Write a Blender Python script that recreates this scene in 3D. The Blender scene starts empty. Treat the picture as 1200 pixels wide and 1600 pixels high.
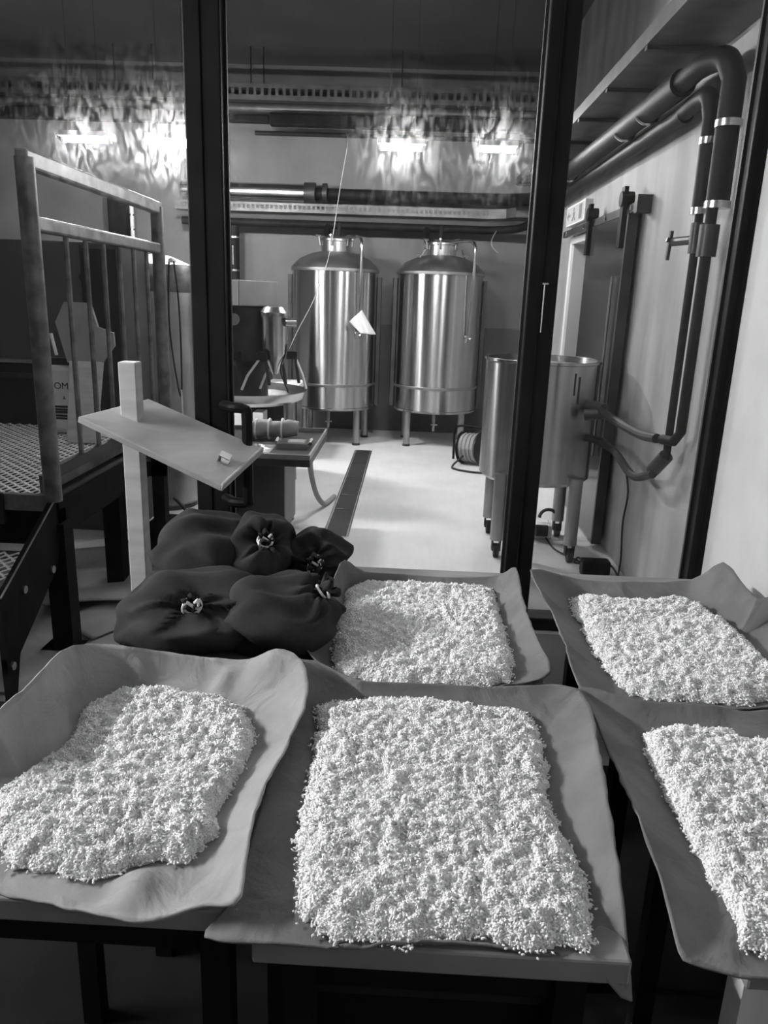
import bpy, math, random
import numpy as np
from mathutils import Matrix, Vector

# ------------------------------------------------------------------ camera, world, lights, exposure
F = 1200.0
CAM_H = 1.6
dY = np.array([48, 340, -F]); dY /= np.linalg.norm(dY)
dZ = np.array([150, 4200, F]); dZ -= dY * dZ.dot(dY); dZ /= np.linalg.norm(dZ)
dX = np.cross(dY, dZ)
MW = np.stack([dX, dY, dZ], 1)
sc = bpy.context.scene
col = sc.collection
cd = bpy.data.cameras.new('camera'); cam = bpy.data.objects.new('camera', cd); col.objects.link(cam)
cd.sensor_fit = 'HORIZONTAL'; cd.sensor_width = 36; cd.lens = 36 * F / 1200
cd.clip_start = 0.05; cd.clip_end = 60
cam.matrix_world = Matrix.Translation((0, 0, CAM_H)) @ Matrix(MW.T.tolist()).to_4x4()
sc.camera = cam
sc.view_settings.view_transform = 'Standard'; sc.view_settings.look = 'None'
sc.view_settings.gamma = 1; sc.view_settings.use_curve_mapping = False
sc.view_settings.exposure = 0.0
w = bpy.data.worlds.new('world'); sc.world = w; w.use_nodes = True
w.node_tree.nodes['Background'].inputs[0].default_value = (0.5, 0.5, 0.5, 1)
w.node_tree.nodes['Background'].inputs[1].default_value = 0.02
TUBE_POWER = 900.0          # emission of the brewery batten tubes
FILL_POWER = 60.0           # emission of the unseen fill lamps added behind the window
NEAR_POWER = 700.0            # emission of the lamp over the rice tables
SIDE_POWER = 45.0            # lamp of the room behind the sliding door

def at(x, y, ax, v):
    """point of the photograph's ray x,y on the world plane ax = v (used to measure the place)"""
    d = MW.T @ np.array([x - 600, 800 - y, -F]); i = 'XYZ'.index(ax)
    c = np.array([0, 0, CAM_H]); t = (v - c[i]) / d[i]
    return Vector((c + t * d).tolist())

rnd = random.Random(7)
rng = np.random.default_rng(7)

# ------------------------------------------------------------------ materials
def mat(name, lo, hi=None, rough=0.6, metal=0.0, scale=6.0, stretch=(1, 1, 1), bump=0.0, bscale=None, bdist=0.01, aniso=0.0, detail=5, rvar=0.0, bump2=0.0, b2scale=10, b2dist=.02, spec=0.5, contrast=(0.35, 0.65), coords='Object'):
    if hi is None: hi = lo
    m = bpy.data.materials.new(name); m.use_nodes = True
    n = m.node_tree.nodes; l = m.node_tree.links
    p = n['Principled BSDF']
    p.inputs['Roughness'].default_value = rough; p.inputs['Metallic'].default_value = metal
    p.inputs['Specular IOR Level'].default_value = spec
    tc = n.new('ShaderNodeTexCoord'); mp = n.new('ShaderNodeMapping')
    mp.inputs['Scale'].default_value = stretch
    l.new(tc.outputs[coords], mp.inputs['Vector'])
    nz = n.new('ShaderNodeTexNoise'); nz.inputs['Scale'].default_value = scale; nz.inputs['Detail'].default_value = detail
    l.new(mp.outputs[0], nz.inputs['Vector'])
    r = n.new('ShaderNodeValToRGB')
    r.color_ramp.elements[0].position = contrast[0]; r.color_ramp.elements[1].position = contrast[1]
    r.color_ramp.elements[0].color = (lo, lo, lo, 1); r.color_ramp.elements[1].color = (hi, hi, hi, 1)
    l.new(nz.outputs['Fac'], r.inputs['Fac']); l.new(r.outputs[0], p.inputs['Base Color'])
    if rvar:
        mm = n.new('ShaderNodeMath'); mm.operation = 'MULTIPLY_ADD'
        mm.inputs[1].default_value = rvar; mm.inputs[2].default_value = rough - rvar / 2
        l.new(nz.outputs['Fac'], mm.inputs[0]); l.new(mm.outputs[0], p.inputs['Roughness'])
    if bump:
        b = n.new('ShaderNodeTexNoise'); b.inputs['Scale'].default_value = bscale or scale * 4; b.inputs['Detail'].default_value = 6
        l.new(mp.outputs[0], b.inputs['Vector'])
        bn = n.new('ShaderNodeBump'); bn.inputs['Strength'].default_value = bump; bn.inputs['Distance'].default_value = bdist
        l.new(b.outputs['Fac'], bn.inputs['Height']); l.new(bn.outputs[0], p.inputs['Normal'])
        if bump2:
            c2 = n.new('ShaderNodeTexNoise'); c2.inputs['Scale'].default_value = b2scale; c2.inputs['Detail'].default_value = 4; c2.inputs['Distortion'].default_value = .8
            l.new(mp.outputs[0], c2.inputs['Vector'])
            bm2 = n.new('ShaderNodeBump'); bm2.inputs['Strength'].default_value = bump2; bm2.inputs['Distance'].default_value = b2dist
            l.new(c2.outputs['Fac'], bm2.inputs['Height']); l.new(bm2.outputs[0], bn.inputs['Normal'])
    if aniso:
        p.inputs['Anisotropic'].default_value = aniso; p.inputs['Anisotropic Rotation'].default_value = 0.25
        tg = n.new('ShaderNodeTangent'); tg.direction_type = 'RADIAL'; tg.axis = 'Z'
        l.new(tg.outputs[0], p.inputs['Tangent'])
    return m

def emit(name, s):
    m = bpy.data.materials.new(name); m.use_nodes = True
    n = m.node_tree.nodes; n.remove(n['Principled BSDF'])
    e = n.new('ShaderNodeEmission'); e.inputs[0].default_value = (1, 1, 1, 1); e.inputs[1].default_value = s
    m.node_tree.links.new(e.outputs[0], n['Material Output'].inputs[0])
    return m

def glass_mat():
    m = bpy.data.materials.new('smeared_window_glass'); m.use_nodes = True
    n = m.node_tree.nodes; l = m.node_tree.links; n.remove(n['Principled BSDF'])
    out = n['Material Output']
    tr = n.new('ShaderNodeBsdfTransparent'); tr.inputs[0].default_value = (0.97, 0.97, 0.97, 1)
    rf = n.new('ShaderNodeBsdfRefraction'); rf.inputs['Roughness'].default_value = 0.95; rf.inputs['IOR'].default_value = 1.055
    gl = n.new('ShaderNodeBsdfGlossy'); gl.inputs['Roughness'].default_value = 0.03
    tc = n.new('ShaderNodeTexCoord'); mp = n.new('ShaderNodeMapping'); mp.inputs['Scale'].default_value = (2.0, 1, .9)
    mp.inputs['Rotation'].default_value = (0, 0.35, 0)
    l.new(tc.outputs['Object'], mp.inputs['Vector'])
    nz = n.new('ShaderNodeTexNoise'); nz.inputs['Scale'].default_value = 20; nz.inputs['Detail'].default_value = 8; nz.inputs['Distortion'].default_value = 1.6
    l.new(mp.outputs[0], nz.inputs['Vector'])
    rp = n.new('ShaderNodeMapRange'); rp.inputs[1].default_value = 0.42; rp.inputs[2].default_value = 0.74
    rp.inputs[3].default_value = 0.001; rp.inputs[4].default_value = 0.03
    l.new(nz.outputs['Fac'], rp.inputs[0])
    mx = n.new('ShaderNodeMixShader'); l.new(rp.outputs[0], mx.inputs[0]); l.new(tr.outputs[0], mx.inputs[1]); l.new(rf.outputs[0], mx.inputs[2])
    m2 = n.new('ShaderNodeMixShader'); m2.inputs[0].default_value = 0.012; l.new(mx.outputs[0], m2.inputs[1]); l.new(gl.outputs[0], m2.inputs[2])
    l.new(m2.outputs[0], out.inputs[0])
    return m

M = {
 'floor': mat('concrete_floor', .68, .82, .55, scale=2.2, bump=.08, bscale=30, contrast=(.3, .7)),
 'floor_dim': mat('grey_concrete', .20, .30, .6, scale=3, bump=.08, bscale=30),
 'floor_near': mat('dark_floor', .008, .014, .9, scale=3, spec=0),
 'joint': mat('joint_black', .015, .03, .8),
 'wall_back': mat('grey_plaster', .15, .19, .8, scale=1.6, bump=.05, bscale=20),
 'wall_right': mat('streaked_plaster', .28, .44, .7, scale=2.2, stretch=(1, 1.6, .35), bump=.12, bscale=16),
 'wainscot': mat('dark_wall_paint', .09, .12, .7, scale=2),
 'ceiling': mat('ceiling_grey', .09, .11, .85, scale=1.2),
 'wall_near': mat('white_plaster', .46, .52, .85, scale=6, bump=.05, bscale=60),
 'white': mat('white_paint', .78, .82, .6, scale=3),
 'black': mat('black_frame_paint', .006, .010, .5, scale=8, spec=.12),
 'black_matte': mat('matte_black', .007, .012, .8, scale=8, spec=.08),
 'steel': mat('brushed_steel', .46, .54, .26, 1.0, scale=3, stretch=(1, 1, .2), aniso=1.0),
 'steel2': mat('steel_polished', .55, .62, .25, 1.0, scale=6, rvar=.1),
 'steel_dull': mat('dull_steel', .34, .44, .42, 1.0, scale=5, rvar=.2),
 'galv': mat('galvanised_steel', .13, .27, .45, .7, scale=14, rvar=.25, bump=.05, bscale=60),
 'deck': mat('galvanised_deck', .68, .82, .6, .0, scale=14),
 'dark_steel': mat('dark_steel', .035, .06, .45, .5, scale=6, rvar=.15),
 'jacket': mat('dark_insulation', .03, .05, .6, scale=6),
 'pipe': mat('dark_pipe', .007, .012, .6, scale=6, spec=.15),
 'tray': mat('cable_tray_zinc', .09, .14, .5, .5, scale=8),
 'machine': mat('machine_grey', .05, .075, .4, scale=1.8, rvar=.15),
 'machine_low': mat('machine_black', .012, .018, .5, scale=3),
 'wood': mat('pale_plywood', .38, .48, .6, scale=5, stretch=(1, 1, 6), bump=.03),
 'wood2': mat('worn_board', .17, .24, .7, scale=5, stretch=(1, 6, 1), bump=.05),
 'wood_leg': mat('light_wood_leg', .42, .60, .6, scale=12, stretch=(1, 1, .2)),
 'cloth': mat('linen_cloth', .135, .19, .95, scale=9, bump=.3, bscale=260, bdist=.002, spec=.1, bump2=.5, b2scale=11, b2dist=.02),
 'cloth_light': mat('pale_linen_cloth', .26, .34, .95, scale=8, bump=.3, bscale=260, bdist=.002, spec=.1, bump2=.6, b2scale=10, b2dist=.02),
 'rice': mat('steamed_rice', .82, .90, .7, scale=120, spec=.3),
 'rice_bed': mat('steamed_rice_bed', .66, .78, .8, scale=160, bump=.5, bscale=220, bdist=.004, spec=.3),  # darker than the grains, painting shade into the gaps between them
 'sack': mat('dark_sackcloth', .017, .036, .9, scale=9, bump=.3, bscale=300, bdist=.002, spec=.15),
 'string': mat('white_string', .6, .75, .8, scale=30),
 'paper': mat('paper_grey', .27, .36, .8, scale=5),
 'white_sheet': mat('white_sheet', .75, .8, .6, scale=5),
 'ink': mat('black_ink', .02, .03, .7),
 'rubber': mat('black_rubber', .012, .02, .6, scale=10),
 'hose_pale': mat('pale_hose', .30, .38, .5, scale=10),
 'plastic_grey': mat('grey_plastic', .20, .26, .5, scale=4),
 'plastic_dark': mat('dark_plastic_crate', .006, .010, .4, scale=5, spec=.2),
 'tube': emit('lamp_tube_light', TUBE_POWER),
 'tube_fill': emit('added_fill_light', FILL_POWER),
 'tube_bright': emit('bright_lamp_light', TUBE_POWER * 1.3),
 'tube_near': emit('table_lamp_light', NEAR_POWER),
 'tube_side': emit('side_room_light', SIDE_POWER),
 'exit_glow': emit('exit_sign_light', .75),
 'glass': glass_mat(),
 'door_dark': mat('dark_door_panel', .025, .04, .14, .0, scale=2, rvar=.05),
}

# ------------------------------------------------------------------ mesh helpers
class MB:
    def __init__(self): self.v = []; self.f = []
    def add(self, vs, fs):
        o = len(self.v); self.v += [tuple(p) for p in vs]; self.f += [tuple(i + o for i in f) for f in fs]; return self
    def box(self, x0, x1, y0, y1, z0, z1):
        return self.add([(x, y, z) for z in (z0, z1) for y in (y0, y1) for x in (x0, x1)],
            [(0, 2, 3, 1), (4, 5, 7, 6), (0, 1, 5, 4), (2, 6, 7, 3), (0, 4, 6, 2), (1, 3, 7, 5)])
    def hexa(self, p):  # 4 bottom corners (ccw) then 4 top corners
        return self.add(p, [(0, 3, 2, 1), (4, 5, 6, 7), (0, 1, 5, 4), (1, 2, 6, 5), (2, 3, 7, 6), (3, 0, 4, 7)])
    def bar(self, a, b, wx, wy, upv=(0, 0, 1)):
        a = Vector(a); b = Vector(b); d = (b - a).normalized(); u = Vector(upv)
        if abs(d.dot(u)) > .98: u = Vector((0, 1, 0))
        s = d.cross(u).normalized() * wx / 2; t = s.cross(d).normalized() * wy / 2
        return self.hexa([a - s - t, a + s - t, a + s + t, a - s + t, b - s - t, b + s - t, b + s + t, b - s + t])
    def tube(self, pts, r, n=10, caps=True, radii=None):
        pts = [Vector(p) for p in pts]; k = len(pts); rings = []
        prev = None
        for i, p in enumerate(pts):
            d = (pts[min(i + 1, k - 1)] - pts[max(i - 1, 0)]).normalized()
            if prev is None:
                u = Vector((0, 0, 1)) if abs(d.z) < .9 else Vector((1, 0, 0))
                s = d.cross(u).normalized()
            else:
                s = (prev - d * prev.dot(d)).normalized()
            prev = s; t = d.cross(s); rr = radii[i] if radii else r
            rings.append([p + (s * math.cos(2 * math.pi * j / n) + t * math.sin(2 * math.pi * j / n)) * rr for j in range(n)])
        vs = [q for rg in rings for q in rg]
        fs = [(i * n + j, i * n + (j + 1) % n, (i + 1) * n + (j + 1) % n, (i + 1) * n + j) for i in range(k - 1) for j in range(n)]
        if caps:
            fs.append(tuple(reversed(range(n)))); fs.append(tuple((k - 1) * n + j for j in range(n)))
        return self.add(vs, fs)
    def lathe(self, prof, c=(0, 0, 0), n=48, caps=True):
        c = Vector(c); k = len(prof)
        vs = [c + Vector((r * math.cos(2 * math.pi * j / n), r * math.sin(2 * math.pi * j / n), z)) for r, z in prof for j in range(n)]
        fs = [(i * n + j, i * n + (j + 1) % n, (i + 1) * n + (j + 1) % n, (i + 1) * n + j) for i in range(k - 1) for j in range(n)]
        if caps:
            if prof[0][0] > 1e-6: fs.append(tuple(reversed(range(n))))
            if prof[-1][0] > 1e-6: fs.append(tuple((k - 1) * n + j for j in range(n)))
        return self.add(vs, fs)
    def prism(self, poly, a, b, axis='X'):
        """poly in the two other axes, extruded along axis from a to b"""
        def P(u, v, t): return {'X': (t, u, v), 'Y': (u, t, v), 'Z': (u, v, t)}[axis]
        n = len(poly); vs = [P(u, v, a) for u, v in poly] + [P(u, v, b) for u, v in poly]
        fs = [tuple(reversed(range(n))), tuple(range(n, 2 * n))] + [(i, (i + 1) % n, n + (i + 1) % n, n + i) for i in range(n)]
        return self.add(vs, fs)
    def build(self, name, m, parent=None, smooth=False, bevel=0, fix=True, angle=0.6):
        me = bpy.data.meshes.new(name)
        vs = np.array(self.v, dtype=float)
        if parent is None:
            o_ = np.array([(vs[:, 0].min() + vs[:, 0].max()) / 2, (vs[:, 1].min() + vs[:, 1].max()) / 2, vs[:, 2].min()])
        else:
            o_ = np.array(ORIG[parent.name])
        me.from_pydata((vs - o_).tolist(), [], self.f)
        if fix:
            import bmesh
            b = bmesh.new(); b.from_mesh(me); bmesh.ops.recalc_face_normals(b, faces=b.faces); b.to_mesh(me); b.free()
        if smooth:
            for p in me.polygons: p.use_smooth = True
            me.set_sharp_from_angle(angle=angle)
        me.materials.append(M[m]); me.update()
        ob = bpy.data.objects.new(name, me); col.objects.link(ob)
        if parent is None:
            ob.location = o_.tolist(); ORIG[ob.name] = tuple(o_)
        else:
            ob.parent = parent; ORIG[ob.name] = tuple(o_)
        if bevel:
            md = ob.modifiers.new('bevel', 'BEVEL'); md.width = bevel; md.segments = 2; md.limit_method = 'ANGLE'
        return ob
ORIG = {}

def tag(o, label, cat, group=None, kind=None):
    o['label'] = label; o['category'] = cat
    if group: o['group'] = group
    if kind: o['kind'] = kind
    return o
def thing(name, loc, label, cat, group=None):
    o = bpy.data.objects.new(name, None); col.objects.link(o); o.location = loc; o.empty_display_size = .1
    ORIG[o.name] = tuple(loc); return tag(o, label, cat, group)
def struct(o, label=None):
    o['kind'] = 'structure'
    if label: o['label'] = label
    return o
def children(o): return [c for c in bpy.data.objects if c.parent == o]
def copy_tree(o, parent=None):
    c = o.copy(); col.objects.link(c); c.parent = parent
    ORIG[c.name] = ORIG[o.name]
    for ch in children(o): copy_tree(ch, c)
    return c
def arc(c, r, a0, a1, ax1, ax2, n=8):
    c = Vector(c); ax1 = Vector(ax1); ax2 = Vector(ax2)
    return [c + ax1 * r * math.cos(math.radians(a0 + (a1 - a0) * i / n)) + ax2 * r * math.sin(math.radians(a0 + (a1 - a0) * i / n)) for i in range(n + 1)]
def smooth_path(pts, n=8):
    pts = [Vector(p) for p in pts]; out = []
    q = [pts[0] * 2 - pts[1]] + pts + [pts[-1] * 2 - pts[-2]]
    for i in range(1, len(q) - 2):
        for k in range(n):
            t = k / n; a, b, c, d = q[i - 1:i + 3]
            out.append(.5 * ((2 * b) + (c - a) * t + (2 * a - 5 * b + 4 * c - d) * t * t + (3 * b - a - 3 * c + d) * t ** 3))
    return out + [pts[-1]]

# ------------------------------------------------------------------ the setting
WX = 1.345       # right wall of the brewery
GY = 2.50        # plane of the window partition
BY = 9.25        # back wall
CZ = 3.93        # brewery ceiling
NX = 1.0         # right wall of the near room
struct(MB().box(-5.2, WX + .02, 4.36, BY + .1, -.12, 0).build('floor', 'floor'), 'pale worn concrete floor of the brewery')
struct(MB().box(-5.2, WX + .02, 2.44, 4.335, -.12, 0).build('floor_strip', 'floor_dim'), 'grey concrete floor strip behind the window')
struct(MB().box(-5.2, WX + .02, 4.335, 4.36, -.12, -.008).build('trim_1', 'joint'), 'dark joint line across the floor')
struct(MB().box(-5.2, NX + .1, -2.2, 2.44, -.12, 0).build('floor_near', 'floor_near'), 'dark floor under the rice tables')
struct(MB().box(-5.2, WX + .2, BY, BY + .12, 0, CZ).build('wall_back', 'wall_back'), 'grey plastered back wall behind the tanks')
struct(MB().box(-5.2, WX, BY - .012, BY, 0, 1.25).build('trim_2', 'wainscot'), 'darker painted lower band of the back wall')
b = MB().box(WX, WX + .16, 2.44, 6.05, 0, CZ).box(WX, WX + .16, 7.0, BY, 0, CZ).box(WX, WX + .16, 6.05, 7.0, 2.06, CZ)
struct(b.build('wall_right', 'wall_right'), 'streaky plastered wall with pipes and a sliding door')
struct(MB().box(-5.3, -5.2, 2.44, BY, 0, CZ).build('wall_left', 'wall_back'))
struct(MB().box(-5.2, WX + .2, 2.44, BY + .1, CZ, CZ + .1).build('ceiling', 'ceiling'), 'dim grey ceiling of the brewery')
# near room
struct(MB().box(NX, NX + .12, -2.2, 2.46, 0, 3.1).build('wall_near_right', 'wall_near'), 'bright white wall at the right of the rice tables')
struct(MB().box(NX + .002, WX + .16, 2.46, 2.6, 0, CZ).build('wall_pier', 'wall_near'))
struct(MB().box(-5.3, -5.2, -2.2, 2.46, 0, 3.1).build('wall_near_left', 'wall_back'))
struct(MB().box(-5.2, NX, -2.3, -2.2, 0, 3.1).build('wall_near_back', 'wall_back'))
struct(MB().box(-5.2, NX, -2.2, 2.46, 3.1, 3.2).build('ceiling_near', 'wall_back'))
struct(MB().box(-5.2, NX, 2.44, 2.56, 3.0, CZ).build('wall_header', 'wall_back'))
struct(MB().box(-5.2, -1.82, 2.44, 2.56, 0, 3.0).build('wall_beside_window', 'wall_back'))
struct(MB().box(-.588, NX, 2.43, 2.57, 0, .50).build('wall_below_window', 'floor_dim'), 'low grey wall under the window')
# side room behind the sliding door
b = MB().box(WX + .16, 4.2, 5.2, 5.3, 0, 2.7).box(WX + .16, 4.2, 8.4, 8.5, 0, 2.7).box(4.1, 4.2, 5.3, 8.4, 0, 2.7)
struct(b.build('wall_side_room', 'white'), 'white walls of the room behind the sliding door')
struct(MB().box(WX + .02, 4.2, 5.2, 8.5, -.1, 0).build('floor_side_room', 'floor'))
struct(MB().box(WX + .16, 4.2, 5.2, 8.5, 2.7, 2.8).build('ceiling_side_room', 'white'))

# window partition
win = bpy.data.objects.new('window_1', None); col.objects.link(win); win.location = (0, GY, 0); ORIG['window_1'] = (0, GY, 0)
struct(win, 'glazed partition with heavy black mullions and smeared glass')
def mullion(x0, x1, z0, z1=3.0):
    m_ = MB().box(x0, x1, GY - .04, GY + .04, z0, z1).build('mullion', 'black', win, bevel=.004)
    w_ = x1 - x0
    MB().box(x0 + w_ * .42, x0 + w_ * .46, GY - .043, GY - .039, z0, z1).build('groove', 'black_matte', m_)
    return m_
ml = mullion(-.697, -.588, 0)
mr = mullion(.345, .434, .50)
mullion(.955, NX, .50)
mullion(-1.82, -1.74, 0)
MB().box(-.588, NX, GY - .045, GY + .04, .50, .545).build('bottom_rail', 'black', win, bevel=.004)
MB().box(-1.74, -.697, GY - .04, GY + .04, 0, .07).build('bottom_rail', 'black', win, bevel=.004)
MB().box(-1.82, NX, GY - .04, GY + .04, 2.93, 3.0).build('top_rail', 'black', win)
for x0, x1, z0 in ((-1.74, -.697, .07), (-.588, .345, .545), (.434, .955, .545)):
    MB().box(x0 - .001, x1 + .001, GY - .004, GY + .004, z0 - .001, 2.932).build('pane', 'glass', win)
    g = MB()
    for xx in (x0 + .004, x1 - .004): g.box(xx - .004, xx + .004, GY + .005, GY + .018, z0, 2.93)
    g.build('gasket', 'rubber', win)
# pull handle beside the thick mullion, window bolt on the other
h_ = MB().tube(smooth_path([(-.60, 2.46, 1.235), (-.56, 2.40, 1.238), (-.52, 2.39, 1.235), (-.511, 2.39, 1.20), (-.511, 2.39, .96), (-.515, 2.40, .93), (-.56, 2.41, .925), (-.60, 2.46, .925)], 5), .017, 10).build('pull_handle', 'black', win, True)
bt = MB().tube([(.393, GY - .048, 1.645), (.393, GY - .048, 1.50)], .0022, 6).tube([(.386, GY - .05, 1.645), (.404, GY - .05, 1.645)], .004, 8).build('bolt', 'steel2', win, True)

# ------------------------------------------------------------------ lamps
def batten(a, b, z, y0, label, group, m='tube', r=.014, drop=0.35, zc=CZ):
    cx = (a + b) / 2
    t = thing('batten_lamp', (cx, y0, z), label, 'lamp', group)
    MB().box(a - .04, b + .04, y0 - .075, y0 + .075, z + .022, z + .06).build('housing', 'white', t, bevel=.004)
    MB().tube([(a, y0, z), (b, y0, z)], r, 10).build('tube', m, t, True)
    for xx in (a - .02, b + .02): MB().box(xx - .012, xx + .012, y0 - .018, y0 + .018, z - .018, z + .024).build('holder', 'white', t)
    for xx in (a + .05, b - .05): MB().tube([(xx, y0, z + .07), (xx, y0, zc)], .0012, 6).build('hanger_rod', 'dark_steel', t)
    return t
LAMPS = [(-2.79, -2.46, 2.672, 'slim ceiling lamp glowing above the railing, leftmost of the row'),
         (-2.10, -1.80, 2.672, 'brightest ceiling lamp, beside the thick left window mullion'),
         (-.30, .0, 2.684, 'slim ceiling lamp glowing above the right-hand steel tank'),
         (.48, .70, 2.69, 'short ceiling lamp nearest the right window mullion')]
for i_, (a, b_, z, lab) in enumerate(LAMPS): batten(a, b_, z, 6.5, lab, 'ceiling lamps of the brewery', 'tube_bright' if i_ == 1 else 'tube', .03 if i_ == 1 else .014)
lt = thing('batten_lamp', (-3.6, .9, 2.5), 'long lamp hanging left of the rice tables', 'lamp', 'lamps outside the brewery')
MB().box(-3.66, -3.54, .46, 2.04, 2.575, 2.64).build('housing', 'white', lt, bevel=.004)
MB().tube([(-3.6, .5, 2.53), (-3.6, 2.0, 2.53)], .03, 12).build('tube', 'tube_near', lt, True)
for yy in (.48, 2.02): MB().box(-3.625, -3.575, yy - .015, yy + .015, 2.49, 2.58).build('holder', 'white', lt)
for yy in (.7, 1.8): MB().tube([(-3.6, yy, 2.63), (-3.6, yy, 3.1)], .003, 6).build('hanger_rod', 'dark_steel', lt)
for xx, lab in ((-1.55, 'unseen fill lamp added above the platform steps'), (-.05, 'unseen fill lamp added just behind the window partition')):  # two unseen lamps, added to broaden the brewery light
    t = thing('batten_lamp', (xx, 3.5, 3.6), lab, 'lamp', 'added fill lamps near the window')
    MB().box(xx - .04, xx + .04, 2.86, 4.14, 3.622, 3.675).build('housing', 'white', t, bevel=.004)
    MB().tube([(xx, 2.9, 3.6), (xx, 4.1, 3.6)], .02, 10).build('tube', 'tube_fill', t, True)
    for sg in (-1, 1): MB().hexa([(xx + sg * .04, 2.86, 3.62), (xx + sg * .045, 2.86, 3.62), (xx + sg * .045, 4.14, 3.62), (xx + sg * .04, 4.14, 3.62), (xx + sg * .09, 2.86, 3.545), (xx + sg * .095, 2.86, 3.545), (xx + sg * .095, 4.14, 3.545), (xx + sg * .09, 4.14, 3.545)]).build('added_baffle', 'white', t)  # wings added to keep the fill light off the upper wall
    for yy in (2.88, 4.12): MB().box(xx - .018, xx + .018, yy - .012, yy + .012, 3.575, 3.625).build('holder', 'white', t)
    for yy in (3.1, 3.9): MB().tube([(xx, yy, 3.67), (xx, yy, CZ)], .003, 6).build('hanger_rod', 'dark_steel', t)
ls = batten(2.2, 3.2, 2.5, 7.2, 'lamp in the white room behind the sliding door', 'lamps outside the brewery', 'tube_side', .03, zc=2.7)

# ------------------------------------------------------------------ tanks
def make_tank():
    t = thing('storage_tank', (0, 0, 0), '', 'tank', 'upright steel tanks against the back wall')
    r = .455
    sh = MB().lathe([(r, .40), (r, 1.80)], n=72, caps=False).build('shell', 'steel', t, True)
    MB().lathe([(r + .004, .635), (r + .006, .640), (r + .006, .660), (r + .004, .665)], n=72, caps=False).build('weld_band', 'steel_dull', sh, True)
    MB().lathe([(r - .005, .385), (r + .008, .39), (r + .008, .41), (r, .415)], n=72).build('bottom_rim', 'steel2', t, True)
    MB().lathe([(r, 1.80), (r + .012, 1.805), (r + .012, 1.83), (r - .01, 1.86), (r - .08, 1.925), (r - .19, 1.975), (.17, 2.00)], n=72, caps=False).build('dome', 'steel_dull', t, True)
    MB().lathe([(.05, .33), (.3, .37), (r, .40)], n=48).build('dished_bottom', 'steel_dull', t, True)
    # dark half jacket round the back
    n = 30; vs = []; fs = []
    for rr in (r + .005, r + .045):
        for z in (.42, 1.76):
            for j in range(n + 1):
                a = math.radians(-8 + 196 * j / n); vs.append((rr * math.cos(a), rr * math.sin(a), z))
    k = n + 1
    for j in range(n):
        fs += [(2 * k + j, 2 * k + j + 1, 3 * k + j + 1, 3 * k + j), (j, k + j, k + j + 1, j + 1), (k + j, 3 * k + j, 3 * k + j + 1, k + j + 1), (j, j + 1, 2 * k + j + 1, 2 * k + j)]
    fs += [(0, 2 * k, 3 * k, k), (n, k + n, 3 * k + n, 2 * k + n)]
    MB().add(vs, fs).build('insulation_jacket', 'jacket', t, True)
    cl = MB().lathe([(.155, 1.96), (.155, 2.10), (.175, 2.105), (.175, 2.125), (.12, 2.145), (.05, 2.155), (0.001, 2.157)], n=36).build('manway', 'steel2', t, True)
    for j in range(6):
        a = math.radians(60 * j + 20)
        c, s = math.cos(a), math.sin(a)
        MB().tube([(.17 * c, .17 * s, 2.06), (.185 * c, .185 * s, 2.15)], .009, 8).tube([(.16 * c, .16 * s, 2.15), (.215 * c, .215 * s, 2.155)], .011, 8).build('clamp', 'steel_dull', cl, True)
    for sx, sy in ((-.30, -.22), (.28, -.26), (.34, .24), (-.30, .30)):
        lg = MB().tube([(sx, sy, .02), (sx, sy, .42)], .036, 16).build('leg', 'steel_dull', t, True)
        MB().lathe([(.042, 0), (.042, .02), (.03, .03)], (sx, sy, 0), 16).build('foot', 'dark_steel', lg, True)
    # top arm and sight pipe running down the front
    p = [(.06, -.10, 2.13), (.14, -.17, 2.135), (.24, -.26, 2.13), (.29, -.36, 2.12), (.30, -.43, 2.07), (.30, -.47, 1.95), (.29, -.43, 1.60), (.275, -.40, 1.25), (.275, -.40, 1.18)]
    p = [(.06, -.10, 2.13), (.14, -.17, 2.135), (.24, -.26, 2.14), (.285, -.36, 2.12), (.30, -.41, 2.06), (.302, -.415, 1.95), (.30, -.41, 1.60), (.285, -.395, 1.25), (.28, -.39, 1.18)]
    MB().tube(smooth_path(p, 5), .016, 10).build('vent_pipe', 'steel2', t, True)
    MB().tube([(.245, -.36, 1.2), (.315, -.40, 1.17)], .014, 8).tube([(.27, -.37, 1.14), (.28, -.395, 1.21)], .02, 8).build('sample_tap', 'steel_dull', t, True)
    MB().tube([(-.02, -.30, .36), (-.02, -.33, .28)], .018, 10).tube([(-.02, -.33, .28), (-.02, -.33, .19)], .014, 10).tube([(-.05, -.34, .26), (.02, -.34, .26)], .009, 8).build('drain_valve', 'steel_dull', t, True)
    return t
tank = make_tank()
tank.location = (-.85, 8.5, 0)
tank['label'] = 'upright steel tank with a white rag on its pipe, left of the pair'
t2 = copy_tree(tank); ORIG[t2.name] = (0, 0, 0); t2.location = (.265, 8.55, 0); t2.rotation_euler.z = math.radians(3)
t2['label'] = 'upright steel tank beside the hose reel, right of the pair'
for q in ((-.24, -.22), (.24, -.10)):
    MB().tube([(q[0], q[1] - .02, 1.97), (q[0] * .8, q[1] - .10, 2.05)], .009, 8).tube([(q[0] - .03, q[1] - .05, 1.99), (q[0] + .03, q[1] - .05, 2.0)], .008, 8).build('dome_clamp', 'steel2', t2, True)
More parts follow.
